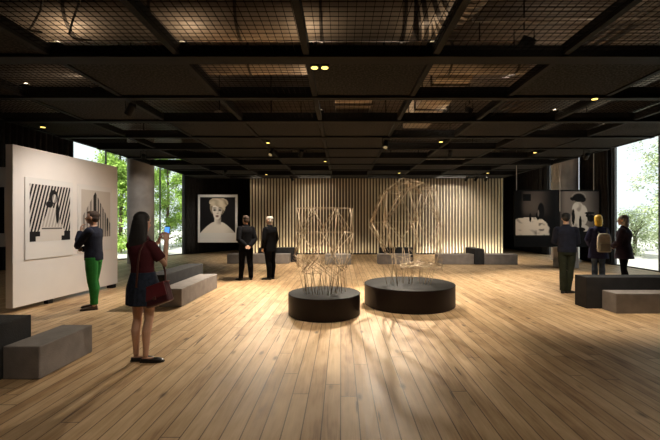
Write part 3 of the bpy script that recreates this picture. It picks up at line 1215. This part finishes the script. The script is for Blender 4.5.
def robe_photo(u, v):
    dk = (.005, .0045, .0045)
    c = mixc((.150, .122, .105), (.055, .046, .042), sstep(.6, 1.0, u))
    c = mixc(c, (.06, .05, .045), sstep(.16, .0, u))
    n = noise.noise(Vector((u * 7, v * 8, 7.3)))
    # figure in a loose pale robe, seated side-on
    robe = 0
    for (cu, cv, ru, rv) in ((.46, .56, .15, .18), (.42, .30, .13, .30), (.58, .40, .13, .26), (.50, .08, .24, .10)):
        robe = max(robe, el(u, v, cu, cv, ru, rv, .08))
    c = mixc(c, mixc((.50, .44, .38), (.25, .21, .185), sstep(.1, .6, max(0, n))), robe)
    for (cu, cv, ru, rv) in ((.34, .36, .042, .20), (.52, .22, .035, .17), (.48, .84, .15, .105), (.33, .82, .07, .05), (.58, .80, .08, .07),
                             (.76, .46, .13, .032), (.79, .33, .095, .09), (.70, .40, .04, .05), (.53, .05, .12, .055), (.27, .055, .085, .035)):
        c = mixc(c, dk, el(u, v, cu, cv, ru, rv, .10))
    rim = el(u, v, .48, .86, .185, .125, .05) - el(u, v, .48, .85, .165, .11, .05)
    c = mixc(c, (.45, .40, .35), max(0, rim) * (v > .85) * .3)
    return c


def photo_card(label, loc, rz, w, h, func, border=(.055, .055, .20), nx=64, nz=60, th=.04, mount=None, lip=True):
    root = thing('photo_card', label, 'photograph', loc, rz)
    MB().box(-w / 2, w / 2, 0, th, 0, h).build('mount', mount or M_mount, root, bevel=.004, local=True)
    s, t, bt = border
    picture(func, -w / 2 + s * w, w / 2 - s * w, bt * h, h - t * h, -.003, nx, nz, root)
    return root


# large portrait hanging before the curtain
pr = photo_card('large black-and-white portrait of a short-haired woman, hung before the black curtain',
                (-6.02, 18.3, .60), R(0), 1.93, 2.34, portrait)
for dx in (-.8, .8):
    MB().limb([(-6.02 + dx, 18.32, 2.93), (-6.02 + dx, 18.32, CEIL)], [.006, .006], 6, False).build('hanging_wire', M_black, pr)
# a similar card at the far left edge, behind the white wall
pr = photo_card('photograph card cut by the left edge, behind the white exhibition wall', (-10.8, 11.0, .87), 0, 1.93, 2.34,
                lambda u, v: mixc((.012, .011, .012), (.10, .09, .085), el(u, v, .4, .3, .35, .35, .4)), border=(.02, .25, .17))
for dx in (-.8, .8):
    MB().limb([(-10.8 + dx, 11.02, 3.2), (-10.8 + dx, 11.02, CEIL)], [.006, .006], 6, False).build('hanging_wire', M_black, pr)
# two cards on the white wall
for (s0, s1, z0, z1, f, lab) in ((.235, 1.325, .91, 2.42, stripes, 'photograph of a figure in slanting black and white stripes, left on the white wall'),
                                 (1.465, 2.52, .94, 2.42, facade, 'photograph of a ribbed gabled facade, right on the white wall')):
    c = wpt((s0 + s1) / 2 - .02, .024)
    root = photo_card(lab, (c.x, c.y, z0), WROT + PI / 2, s1 - s0, z1 - z0, f, border=(.075, .075, .215), nx=110 if f is stripes else 80, nz=80, th=.022)

# hanging black board with two photographs
bx0, bx1, by = 6.56, 9.86, 14.2
root = thing('photo_board', 'wide black hanging board with two dark photographs, right of the slatted wall', 'photograph board', ((bx0 + bx1) / 2, by, .65))
MB().box(bx0, bx1, by, by + .05, .65, 2.82).build('board', M_darkmount, root, bevel=.005)
o = picture(bed_photo, -1.60, -.10, 1.10 - .65, 2.76 - .65, -.004, 70, 64, root)
o = picture(robe_photo,   .08, 1.56, 1.24 - .65, 2.76 - .65, -.004, 70, 64, root)
for x in (bx0 + .08, (bx0 + bx1) / 2 + .07, bx1 - .3):
    MB().limb([(x, by - .01, 2.0 if abs(x - 8.35) < .2 else 2.8), (x, by - .01, CEIL)], [.012, .012], 8, False).build('hanging_rod', M_pipe, root)


# ------------------------------------------------------------------ people
def basis(d, nrm):
    d = d.normalized()
    a = d.cross(nrm).normalized()
    return d, a, a.cross(d).normalized()


def add_hand(mb, wrist, dirv, palm_n, side, curl=25, s=1.0):
    """palm, four unequal bent fingers and a thumb; palm_n points out of the palm; side=+1 puts the thumb on +across"""
    d, a, nrm = basis(Vector(dirv), Vector(palm_n))
    w = Vector(wrist)
    mb.limb([w, w + d * .03 * s, w + d * .065 * s, w + d * .088 * s], [(.026 * s, .019 * s), (.034 * s, .016 * s), (.040 * s, .015 * s), (.038 * s, .012 * s)], 12, ref=a)
    for k, (off, ln) in enumerate(((.030, .070), (.010, .080), (-.010, .074), (-.029, .058))):
        p = w + d * .085 * s + a * off * side * s
        ang = 0
        pts = [w + d * .06 * s + a * off * .8 * side * s, p]
        fd = d
        for seg, fr in enumerate((.45, .30, .25)):
            ang += curl * (.8 if seg == 0 else 1.0)
            fd = d * math.cos(R(ang)) + nrm * math.sin(R(ang)) + a * off * side * 1.2
            p = p + fd.normalized() * ln * fr * s
            pts.append(p)
        mb.limb(pts, [.0095 * s, .0095 * s, .0090 * s, .0085 * s, .0072 * s], 8, ref=a)
    b = w + d * .025 * s + a * .024 * side * s
    t1 = b + (d * .55 + a * .65 * side + nrm * .35).normalized() * .042 * s
    t2 = t1 + (d * .8 + a * .2 * side + nrm * .5).normalized() * .030 * s
    t3 = t2 + (d * .8 + nrm * .5).normalized() * .022 * s
    mb.limb([w + d * .015 * s, b, t1, t2, t3], [.014 * s, .014 * s, .0115 * s, .010 * s, .008 * s], 8, ref=nrm)


SKIN = {}


def skin(c):
    if c not in SKIN:
        SKIN[c] = mat('skin %d' % len(SKIN), c, .55, var=.06, scale=9)
    return SKIN[c]


M_eye = mat('dark eye', (.02, .016, .014), .25)
M_lip = mat('lips', (.36, .13, .11), .5)


def person(label, loc, heading, H, P):
    """heading: degrees clockwise from +Y (away from the viewer). P: pose and clothing."""
    s = H / 1.75
    root = thing('person', label, 'person', (loc[0], loc[1], 0), -R(heading))
    fem = P.get('fem', False)
    SC = Matrix.Scale(s, 4)
    lean = P.get('lean', (0, 0))          # chest offset x,y
    px, py = P.get('pelvis', (0, 0))
    hz, kz = .93, .50

    def sx(z):
        t = max(0, (z - .95) / .55)
        return Vector((px + lean[0] * t, py + lean[1] * t, 0))
    if fem:
        T = [(.84, .150, .100), (.90, .172, .118), (.97, .168, .115), (1.05, .140, .098), (1.12, .124, .090), (1.20, .132, .098), (1.29, .150, .118), (1.35, .150, .108), (1.395, .140, .088), (1.43, .108, .070), (1.47, .070, .058)]
        shx, shz, ar, lr = .145, 1.372, .88, 1.0
    else:
        T = [(.84, .145, .105), (.90, .165, .118), (.97, .163, .115), (1.05, .152, .108), (1.13, .152, .106), (1.22, .166, .114), (1.31, .180, .122), (1.37, .178, .112), (1.415, .160, .092), (1.45, .118, .076), (1.485, .080, .064)]
        shx, shz, ar, lr = .168, 1.392, 1.0, 1.0
    wide = P.get('wide', 1.0)
    T = [(z, a * wide, b * wide) for z, a, b in T]

    def torso(off, z0=0, z1=9):
        out = []
        for z, a, b in T:
            if z0 - 1e-6 <= z <= z1 + 1e-6:
                q = sx(z)
                out.append((z, q.x, q.y + (.01 if z > 1.2 and not fem else 0), a + off, b + off))
        return out
    sh = {k: sx(1.42) + Vector((k * shx * wide, -.005, shz)) for k in (-1, 1)}
    hips = {k: Vector((px + k * .085, py, hz)) for k in (-1, 1)}
    feet = {k: Vector((P['feet'][k][0], P['feet'][k][1], 0)) for k in (-1, 1)}
    yaw = {k: P['feet'][k][2] for k in (-1, 1)}
    knees, ank = {}, {}
    for k in (-1, 1):
        f = Vector((math.sin(R(yaw[k])), math.cos(R(yaw[k])), 0))
        ank[k] = feet[k] + Vector((0, 0, .085)) - f * .03
        m = hips[k].lerp(ank[k], .5)
        knees[k] = Vector((m.x, m.y, kz)) + f * P['feet'][k][3]
    leg = {}
    for k in (-1, 1):
        h, n_, a = hips[k], knees[k], ank[k]
        back = Vector((0, -.022, 0))
        leg[k] = [h, h.lerp(n_, .45), n_, n_.lerp(a, .33) + back, n_.lerp(a, .7) + back * .4, a]
    LR = [.088, .078, .056, .056, .042, .035]
    if fem:
        LR = [.088, .074, .050, .052, .037, .031]
    arms = {}
    for k in (-1, 1):
        e, w = Vector(P['arms'][k][0]), Vector(P['arms'][k][1])
        b = sh[k]
        arms[k] = [b, b.lerp(e, .5), e, e.lerp(w, .45), w]
    AR = [.052 * ar, .045 * ar, .037 * ar, .036 * ar, .026 * ar]

    # ---- head frame
    nb = sx(1.5) + Vector((0, 0, 1.50))
    HR = (Matrix.Rotation(-R(P.get('hyaw', 0)), 4, 'Z') @ Matrix.Rotation(R(P.get('hpitch', 0)), 4, 'X')).to_3x3()
    HO = nb + Vector((0, .015, .03))

    def hp(x, y, z):                      # head coordinates: origin at the neck top, chin about z=.01
        return HO + HR @ Vector((x, y, z))

    body = MB()
    body.secs(torso(0.0))
    body.limb([sx(1.44) + Vector((0, -.01, 1.43)), nb + Vector((0, 0, .0)), hp(0, .0, .06)], [.062 * (.88 if fem else 1), .055 * (.85 if fem else 1), .053 * (.85 if fem else 1)], 14)
    body.ell(hp(0, .005, .142), (.074, .094, .085), HR)
    body.ell(hp(0, .038, .085), (.058, .062, .085), HR)
    body.ell(hp(0, .070, .022), (.030, .026, .024), HR)
    body.ell(hp(0, .068, .135), (.060, .026, .022), HR)          # brow
    body.limb([hp(0, .096, .120), hp(0, .110, .096), hp(0, .116, .080)], [.009, .012, .014], 8)
    body.ell(hp(0, .093, .048), (.026, .012, .011), HR)
    for k in (-1, 1):
        body.ell(hp(k * .074, .0, .10), (.010, .022, .032), HR)
        body.ell(hp(k * .036, .078, .078), (.020, .018, .018), HR)
        body.limb(arms[k], AR, 12)
        body.limb(leg[k], LR, 14)
        f = Vector((math.sin(R(yaw[k])), math.cos(R(yaw[k])), 0))
        body.limb([feet[k] - f * .055 + Vector((0, 0, .036)), feet[k] + f * .03 + Vector((0, 0, .034)), feet[k] + f * .12 + Vector((0, 0, .026))], [.024, .024, .016], 10)
        dv, pn_, cu = P['arms'][k][2], P['arms'][k][3], P['arms'][k][4]
        d, a, nr = basis(Vector(dv), Vector(pn_))
        side = P['arms'][k][5] if len(P['arms'][k]) > 5 else 1
        add_hand(body, arms[k][-1], dv, pn_, side, cu, .95 if fem else 1.03)
    me = remeshed(body.xform(SC), 'body', .0062, 3)
    link('body', me, skin(P['skin']), root, True)
    for k in (-1, 1):
        MB().ell(hp(k * .031, .0865, .108), (.011, .010, .0075), HR, 10, 8).xform(SC).build('eye', M_eye, root, True, local=True)
    MB().ell(hp(0, .103, .049), (.022, .007, .007), HR, 10, 8).xform(SC).build('mouth', M_lip, root, True, local=True)

    # ---- clothing
    def cloth(name, mb, m, vox=.0085, it=4):
        o = link(name, remeshed(mb.xform(SC), name, vox, it), m, root, True)
        return o
    if 'trousers' in P:
        t = MB()
        flare = P.get('flare', .016)
        q = torso(.014, .83, 1.05)
        t.secs(q)
        for k in (-1, 1):
            L_ = [x + flare * (1 if i else .8) for i, x in enumerate(LR)]
            L_[-1], L_[-2], L_[-3] = max(L_[-1], .062), max(L_[-2], .064), max(L_[-3], .070)
            pts = [p.copy() for p in leg[k]]
            pts[-1] = pts[-1] + Vector((0, 0, P.get('hem', -.03)))
            t.limb(pts, L_, 14, False)
        cloth('trousers', t, P['trousers'])
    if 'skirt' in P:
        z1, z0, fl = P['skirt'][1], P['skirt'][2], P['skirt'][3]
        q = sx(.95)
        n = 8
        t = MB()
        rr = []
        for i in range(n + 1):
            z = z0 + (z1 - z0) * i / n
            u = (z1 - z) / (z1 - z0)
            a0 = .148 + .050 * min(1, u * 2.2) + fl * u
            b0 = .112 + .040 * min(1, u * 2.2) + fl * u
            rr.append([(q.x + a0 * math.cos(2 * PI * j / 48) * (1 + .03 * u * math.sin(j * 2.6)), q.y + b0 * math.sin(2 * PI * j / 48) * (1 + .03 * u * math.sin(j * 2.6)), z) for j in range(48)])
        t.rings(rr)
        cloth('skirt', t, P['skirt'][0])
    if 'top' in P:
        nm, m, hem, off = P['top'][:4]
        sleeve = P['top'][4]
        t = MB()
        q = torso(off, .83, 1.455)
        if hem < .84:
            q0 = q[0]
            fl = P.get('hemflare', .02)
            q = [(hem, q0[1], q0[2], q0[3] + fl + .012, q0[4] + fl + .012), ((hem + .86) / 2, q0[1], q0[2], q0[3] + .016 + fl * .5, q0[4] + .016 + fl * .5)] + q[1:]
        else:
            q = [x for x in q if x[0] >= hem - .001]
            q0 = q[0]
            q = [(hem, q0[1], q0[2], q0[3] - .004, q0[4] - .004)] + q[1:]
        e = sx(1.47)
        q.append((1.478, e.x, e.y, .084, .072))
        if P.get('collar'):
            q.append((1.515, e.x, e.y, .070, .066))
        else:
            q.append((1.490, e.x, e.y, .076, .068))
        t.secs(q)
        for k in (-1, 1):
            A = arms[k]
            R_ = [x + off + .004 for x in AR]
            R_[0] -= .004
            if sleeve >= 1:
                t.limb(A, R_, 14, False)
                t.ell(A[0], (R_[0], R_[0], R_[0]))
            else:
                e_ = A[0].lerp(A[2], sleeve)
                t.limb([A[0], A[0].lerp(e_, .5), e_], [R_[0], R_[1] + .004, R_[1] + .006], 14, False)
                t.ell(A[0], (R_[0], R_[0], R_[0]))
        cloth(nm, t, m)
    if 'collar_c' in P:
        t = MB()
        t.secs([(1.475, nb.x, nb.y - .008, .074, .070), (1.53, nb.x, nb.y - .004, .064, .062)])
        cloth('shirt_collar', t, P['collar_c'])
    for k in (-1, 1):
        f = Vector((math.sin(R(yaw[k])), math.cos(R(yaw[k])), 0))
        sd = Vector((f.y, -f.x, 0))
        z = Vector((0, 0, 1))
        c = feet[k]
        t = MB()
        hi = P.get('shoe_h', .075)
        out = []
        for (y, w, h) in ((-.085, .020, .05), (-.075, .032, hi), (-.03, .036, hi), (.03, .040, hi * .9), (.09, .046, .055), (.15, .040, .042), (.178, .022, .030)):
            ring = []
            for j in range(14):
                an = 2 * PI * j / 14
                ring.append(c + f * y + sd * w * math.cos(an) + z * (h * .5 + h * .5 * math.sin(an)))
            out.append(ring)
        t.rings(out)
        sh_o = cloth('shoe', t, P['shoes'], .007, 2)
        so = MB()
        out = []
        for (y, w) in ((-.088, .024), (-.03, .036), (.03, .040), (.10, .047), (.155, .040), (.182, .018)):
            out.append([c + f * y + sd * w + z * .0, c + f * y - sd * w + z * .0, c + f * y - sd * w + z * .014, c + f * y + sd * w + z * .014])
        so.rings(out).xform(SC).build('sole', M_sole, sh_o, local=True)

    # ---- hair / hat
    if P.get('hair'):
        kind, m = P['hair']
        t = MB()
        if kind == 'short':
            t.ell(hp(0, -.018, .158), (.081, .094, .083), HR)
            t.ell(hp(0, -.042, .105), (.080, .064, .078), HR)
            t.ell(hp(0, .045, .200), (.060, .050, .032), HR)
        elif kind == 'fringe':                      # balding: low band round the back
            t.ell(hp(0, -.010, .150), (.0765, .093, .085), HR)
            t.ell(hp(0, -.036, .100), (.074, .064, .055), HR)
        elif kind == 'long':
            t.ell(hp(0, -.018, .158), (.086, .098, .088), HR)
            t.ell(hp(0, -.045, .09), (.090, .075, .11), HR)
            L_ = P.get('hair_len', .30)
            bk = [hp(0, -.045, .12), hp(0, -.058, .0)]
            z = bk[-1]
            bk.append(z + Vector((0, -.022, -.10)))
            bk.append(z + Vector((0, -.030, -L_ * .75)))
            bk.append(z + Vector((0, -.022, -L_)))
            t.limb(bk, [(.092, .07), (.108, .062), (.118, .050), (.100, .038), (.045, .020)], 18, ref=HR @ Vector((1, 0, 0)))
        elif kind == 'bob':
            t.ell(hp(0, -.016, .158), (.088, .100, .086), HR)
            t.ell(hp(0, -.040, .085), (.095, .080, .115), HR)
            t.ell(hp(0, -.048, .010), (.092, .064, .095), HR)
        elif kind == 'cap':
            t.ell(hp(0, -.030, .120), (.078, .075, .070), HR)
        cloth('hair', t, m, .007, 3)
    if 'cap' in P:
        t = MB()
        t.ell(hp(0, -.004, .175), (.088, .104, .066), HR)
        t.limb([hp(-.05, .09, .165), hp(0, .125, .162), hp(.05, .09, .165)], [(.03, .008)] * 3, 10, ref=(0, 1, 0))
        cloth('cap', t, P['cap'], .007, 3)
    return root, s


M_sole = mat('dark shoe sole', (.012, .011, .010), .6)
C_maroon = mat('maroon jersey', (.060, .013, .017), .85, var=.15, scale=12, bump=.15, bscale=30, spec=.12)
C_denim = mat('dark denim', (.020, .026, .042), .85, var=.35, scale=25, bump=.2, bscale=80, spec=.12)
C_navy = mat('navy knit', (.014, .016, .027), .9, var=.2, scale=14, bump=.2, bscale=40, spec=.12)
C_green = mat('bright green trousers', (.028, .185, .035), .8, var=.2, scale=10, bump=.2, bscale=25, spec=.12)
C_black = mat('black suit cloth', (.003, .003, .004), .95, var=.2, scale=10, spec=.12)
C_olive = mat('dark olive trousers', (.022, .026, .016), .85, var=.25, scale=10, spec=.12)
C_jean = mat('faded blue jeans', (.050, .072, .115), .85, var=.3, scale=14, spec=.12)
C_coat = mat('dark indigo coat', (.022, .024, .062), .85, var=.25, scale=9, spec=.12)
C_plum = mat('dark plum jacket', (.026, .018, .030), .85, var=.3, scale=9, spec=.12)
C_brownshoe = mat('brown shoe leather', (.055, .030, .014), .5)
C_blackshoe = mat('black shoe leather', (.010, .009, .009), .35)
H_dark = mat('near black hair', (.010, .008, .007), .65, var=.3, scale=1.0, stretch=(90, 90, 5))
H_brown = mat('brown hair', (.035, .019, .011), .85, var=.3, scale=1.0, stretch=(90, 90, 5))
H_white = mat('white hair', (.40, .36, .32), .6)
H_yellow = mat('bright yellow hair', (.85, .52, .05), .5, var=.3, scale=1.0, stretch=(80, 80, 5))
H_grey = mat('grey brown hair', (.30, .26, .235), .55, var=.35, scale=1.0, stretch=(80, 80, 5))
M_redbag = mat('dark red leather', (.13, .016, .020), .38, var=.2, scale=12, bump=.1, bscale=50)
M_strap = mat('brown leather strap', (.09, .030, .022), .45)
M_bagdark = mat('oxblood leather', (.060, .010, .014), .4)
M_phone = mat('black phone', (.012, .012, .014), .3)
M_screen = mat('phone screen', (.02, .06, .16), .2, emit=((.10, .35, .95), 1.1))
M_canvas = mat('beige canvas', (.33, .31, .25), .9, var=.12, scale=14, bump=.2, bscale=60)
M_canvasdk = mat('grey canvas trim', (.16, .155, .13), .9)
SK1 = (.55, .33, .23)
SK2 = (.50, .29, .20)

# woman photographing
rw, sw = person('woman with long dark hair in maroon top and denim skirt, photographing with a phone', (-2.27, 4.32), 18, 1.70, dict(
    fem=True, skin=SK1, feet={-1: (-.065, -.01, 62, .01), 1: (.075, -.01, 68, .02)}, pelvis=(-.01, 0), lean=(-.02, -.01),
    arms={-1: ((-.19, .13, 1.16), (-.045, .27, 1.40), (.15, .25, .90), (.6, .3, -.2), 30, -1),
          1: ((.215, .10, 1.14), (.085, .26, 1.41), (-.20, .25, .90), (-.6, .3, -.2), 30, 1)},
    top=('shirt', C_maroon, 1.0, .016, .72), skirt=(C_denim, 1.06, .675, .012), shoes=C_blackshoe, shoe_h=.05,
    hair=('long', H_dark), hair_len=.27, hpitch=-2, hyaw=-8))

# man in green trousers
person('man in navy sweater and bright green trousers, hand to chin, facing white wall', (-4.56, 6.92), -98, 1.79, dict(
    skin=SK2, feet={-1: (-.10, -.02, -18, .01), 1: (.10, .08, 0, .02)}, pelvis=(0, 0), lean=(0, .01),
    arms={-1: ((-.17, .19, 1.14), (-.04, .20, 1.39), (.10, -.05, .95), (.4, -.9, .0), 30, 1),
          1: ((.215, .03, 1.12), (.03, .21, 1.07), (-.9, .1, .0), (0, -.9, .3), 30, 1)},
    top=('sweater', C_navy, .88, .022, 1), trousers=C_green, flare=.022, hem=.01, shoes=C_brownshoe, hair=('short', H_brown), hpitch=4, hyaw=-2))

# men in suits
person('man in black suit with brown hair, hands clasped behind his back', (-2.64, 10.4), -34, 1.77, dict(
    skin=SK2, feet={-1: (-.16, .0, -20, 0), 1: (.13, -.03, 15, 0)}, pelvis=(0, 0), wide=1.04,
    arms={-1: ((-.235, -.09, 1.11), (-.05, -.17, .93), (.9, -.05, -.25), (0, .8, .3), 25, -1),
          1: ((.235, -.09, 1.11), (.05, -.19, .92), (-.9, -.05, -.25), (0, -.8, .3), 25, -1)},
    top=('suit_jacket', C_black, .80, .026, 1), collar=True, trousers=C_black, flare=.024, shoes=C_blackshoe, hair=('short', H_brown), hyaw=-15))
person('white-haired balding man in black suit, turned left towards his companion', (-1.99, 10.5), -55, 1.75, dict(
    skin=SK1, feet={-1: (-.09, -.02, -30, 0), 1: (.09, .02, 0, 0)}, pelvis=(0, 0), wide=1.05,
    arms={-1: ((-.235, -.02, 1.12), (-.19, .08, .88), (.15, .25, -.9), (.9, .1, .2), 25, 1),
          1: ((.235, -.02, 1.12), (.19, .08, .88), (-.15, .25, -.9), (-.9, .1, .2), 25, -1)},
    top=('suit_jacket', C_black, .78, .026, 1), collar=True, trousers=C_black, flare=.024, shoes=C_blackshoe, hair=('short', H_white), hyaw=-14))

# man with cap on the right
person('man in dark cap, navy sweater and olive trousers, seen from behind at the right', (5.07, 8.45), 24, 1.79, dict(
    skin=SK2, feet={-1: (-.055, -.02, 25, .01), 1: (.06, .02, 55, .02)}, pelvis=(.02, 0), lean=(-.02, 0),
    arms={-1: ((-.225, .05, 1.12), (-.08, .22, 1.10), (.9, .1, .1), (0, -.9, .1), 20, 1),
          1: ((.225, .05, 1.12), (.08, .23, 1.14), (-.9, .1, .1), (0, -.9, .1), 20, -1)},
    top=('sweater', C_navy, .90, .026, 1), collar=True, trousers=C_olive, flare=.012, shoes=C_blackshoe, hair=('cap', H_dark), cap=mat('black cap', (.010, .010, .011), .8), hyaw=0))

# couple by the window
rf, sf = person('woman with bright yellow hair in indigo coat and blue jeans, wearing a backpack', (6.62, 9.65), 20, 1.77, dict(
    fem=True, skin=SK1, feet={-1: (-.09, 0, -5, 0), 1: (.085, .03, 12, .02)}, pelvis=(0, 0),
    arms={-1: ((-.225, .03, 1.13), (-.13, .20, .98), (.5, .6, -.4), (.5, -.6, 0), 30, 1),
          1: ((.225, .03, 1.13), (.13, .20, .98), (-.5, .6, -.4), (-.5, -.6, 0), 30, -1)},
    top=('coat', C_coat, .66, .034, 1), hemflare=.035, collar=True, trousers=C_jean, flare=.012, shoes=C_blackshoe, hair=('bob', H_yellow), hyaw=-5))
rg, sg = person('grey-haired woman in dark plum jacket, turned left beside the bright window', (6.68, 8.85), -40, 1.75, dict(
    fem=True, skin=SK1, feet={-1: (-.08, .0, -20, 0), 1: (.08, .05, 0, .02)}, pelvis=(0, 0), wide=1.05,
    arms={-1: ((-.20, .05, 1.13), (-.06, .20, 1.02), (.8, .3, .0), (.2, -.9, 0), 30, 1),
          1: ((.20, .05, 1.13), (.06, .20, 1.00), (-.8, .3, .0), (-.2, -.9, 0), 30, -1)},
    top=('jacket', C_plum, .74, .036, 1), hemflare=.05, collar=True, trousers=C_black, flare=.012, shoes=C_blackshoe, hair=('bob', H_grey), hyaw=-8))


def to_world(root, p):
    return Matrix.Translation(root.location) @ Matrix.Rotation(root.rotation_euler.z, 4, 'Z') @ Vector(p)


# phone in the woman's hands
pw = to_world(rw, Vector((.02, .345, 1.515)) * sw)
root = thing('phone', 'black smartphone with glowing blue screen held by the woman in maroon', 'phone', pw, rw.rotation_euler.z)
root.rotation_euler = (R(-8), 0, rw.rotation_euler.z)
MB().box(-.040, .040, -.005, .005, -.075, .075).build('case', M_phone, root, bevel=.004, local=True)
MB().box(-.036, .036, -.0065, -.0052, -.066, .066).build('screen', M_screen, root, local=True)

# shoulder bag
bw = to_world(rw, Vector((.235, -.03, .80)) * sw)
root = thing('shoulder_bag', 'dark red leather satchel hanging at the hip of the woman in maroon', 'bag', bw)
root.rotation_euler = (R(-4), R(-20), R(-10))
MB().box(-.15, .15, -.055, .055, -.11, .11).build('bag_body', M_bagdark, root, bevel=.022, local=True)
fl = MB()
fl.box(-.155, .155, -.066, -.052, -.035, .118).box(-.155, .155, -.066, .06, .108, .122)
fo = fl.build('flap', M_redbag, root, bevel=.008, local=True)
MB().box(-.02, .02, -.074, -.066, -.05, -.01).build('buckle', M_strap, fo, bevel=.003, local=True)
inv = (Matrix.Translation(root.location) @ root.rotation_euler.to_matrix().to_4x4()).inverted()
sp_ = [Vector((.04, -.150, .90)), Vector((.055, -.150, 1.05)), Vector((.07, -.150, 1.20)), Vector((.082, -.135, 1.32)), Vector((.088, -.085, 1.405)), Vector((.09, -.02, 1.435)),
       Vector((.092, .05, 1.41)), Vector((.105, .105, 1.33)), Vector((.13, .135, 1.20)), Vector((.20, .12, 1.05)), Vector((.27, .05, .93))]
pts = [inv @ to_world(rw, p * sw) for p in sp_]
pts = [Vector((-.14, .0, .11))] + pts + [Vector((.14, 0, .11))]
MB().limb(pts, [(.013, .004)] * len(pts), 8, ref=(1, 0, 0)).build('strap', M_strap, root, True, local=True)

# backpack
bp_ = to_world(rf, Vector((.06, -.245, 1.07)) * sf)
root = thing('backpack', 'beige canvas backpack on the back of the yellow-haired woman', 'backpack', bp_, rf.rotation_euler.z)
t = MB()
t.rings([[(a * .15 * w * (1 if abs(a) < .99 else .96), b * .085 * d - .01, z) for (a, b) in ((-1, -.6), (-.7, -1), (.7, -1), (1, -.6), (1, .9), (-1, .9))] for z, w, d in ((-.24, .85, .7), (-.21, .98, .95), (0, 1, 1), (.14, .96, .9), (.21, .80, .75), (.235, .5, .4))])
t.build('pack_body', M_canvas, root, bevel=.012, local=True)
MB().box(-.11, .11, -.125, -.09, -.20, -.02).build('pocket', M_canvasdk, root, bevel=.014, local=True)
for k in (-1, 1):
    o = MB().limb([(k * .08, .06, .20), (k * .10, .14, .31), (k * .10, .22, .37), (k * .105, .33, .30), (k * .11, .37, .12), (k * .13, .30, -.06), (k * .13, .10, -.15), (k * .12, .05, -.17)],
                  [(.02, .006)] * 8, 8, ref=(1, 0, 0)).build('strap', M_canvasdk, root, True, local=True)


# ------------------------------------------------------------------ outside planting
def tree(label, x, y, z0, z1, rad, nleaf, m, seed, leaf=.15, name='tree', cat='tree'):
    rnd = random.Random(seed)
    root = thing(name, label, cat, (x, y, -.05))
    tk = MB()
    top = z0 + (z1 - z0) * .75
    tk.limb([(x, y, -.05), (x + .1, y, top * .5), (x - .05, y + .05, top)], [.12, .09, .04], 10)
    br = []
    for k in range(9):
        a = rnd.uniform(0, 2 * PI)
        zz = max(.3, rnd.uniform(z0, top))
        r_ = rad * rnd.uniform(.5, .85)
        e = Vector((x + r_ * math.cos(a), y + r_ * math.sin(a), min(z1 - .3, zz + rnd.uniform(.2, 1.0))))
        tk.limb([(x, y, zz * .9), e], [.035, .012], 6)
        br.append(e)
    tk.build('trunk', M_brown, root, True)
    mb = MB()
    cl = []
    H = z1 - z0
    for k in range(int(18 + H * 9)):
        a = rnd.uniform(0, 2 * PI)
        zz = z0 + H * rnd.random()
        u = (zz - z0) / H
        env = rad * (.35 + .65 * math.sin(PI * min(1, .18 + .75 * u)))
        r_ = env * math.sqrt(rnd.random())
        cl.append((Vector((x + r_ * math.cos(a), y + r_ * math.sin(a), zz)), rnd.uniform(.25, .55)))
    for k in range(nleaf):
        c, cr_ = cl[k % len(cl)]
        p = c + Vector((rnd.gauss(0, 1), rnd.gauss(0, 1), rnd.gauss(0, .8))) * cr_ * .55
        u = Vector((rnd.gauss(0, 1), rnd.gauss(0, 1), rnd.gauss(0, .6))).normalized()
        w = u.cross(Vector((rnd.gauss(0, 1), rnd.gauss(0, 1), rnd.gauss(0, 1)))).normalized()
        l = leaf * rnd.uniform(.6, 1.2)
        b = len(mb.v)
        mb.v += [tuple(p), tuple(p + u * l * .5 + w * l * .26), tuple(p + u * l), tuple(p + u * l * .5 - w * l * .26)]
        mb.f.append([b, b + 1, b + 2, b + 3])
        mb.m.append(0)
    mb.build('foliage', m, root)
    return root


tree('leafy green tree filling the left window, nearest the column', -12.5, 21.2, .2, 8.2, 1.15, 26000, M_leaf, 1)
tree('leafy green tree filling the right part of the left window', -12.3, 26.5, .2, 9.6, 1.9, 36000, M_leaf, 2)
tree('green shrub low outside the left window', -10.2, 19.6, 0, 1.7, .6, 4000, M_leafpale, 3, .11, 'shrub', 'shrub')
tree('pale tree outside the right window, at the right edge', 18.9, 21.6, .6, 9.5, 1.7, 6500, M_leafpale, 4)
tree('second pale tree outside the right window, cut by the edge of view', 15.6, 17.2, .3, 5.6, 1.2, 6000, M_leafpale, 5)
tree('pale green shrub low outside the right window, left of the trees', 15.6, 20.0, 0, 2.1, .8, 3500, M_leafpale, 6, .12, 'shrub', 'shrub')
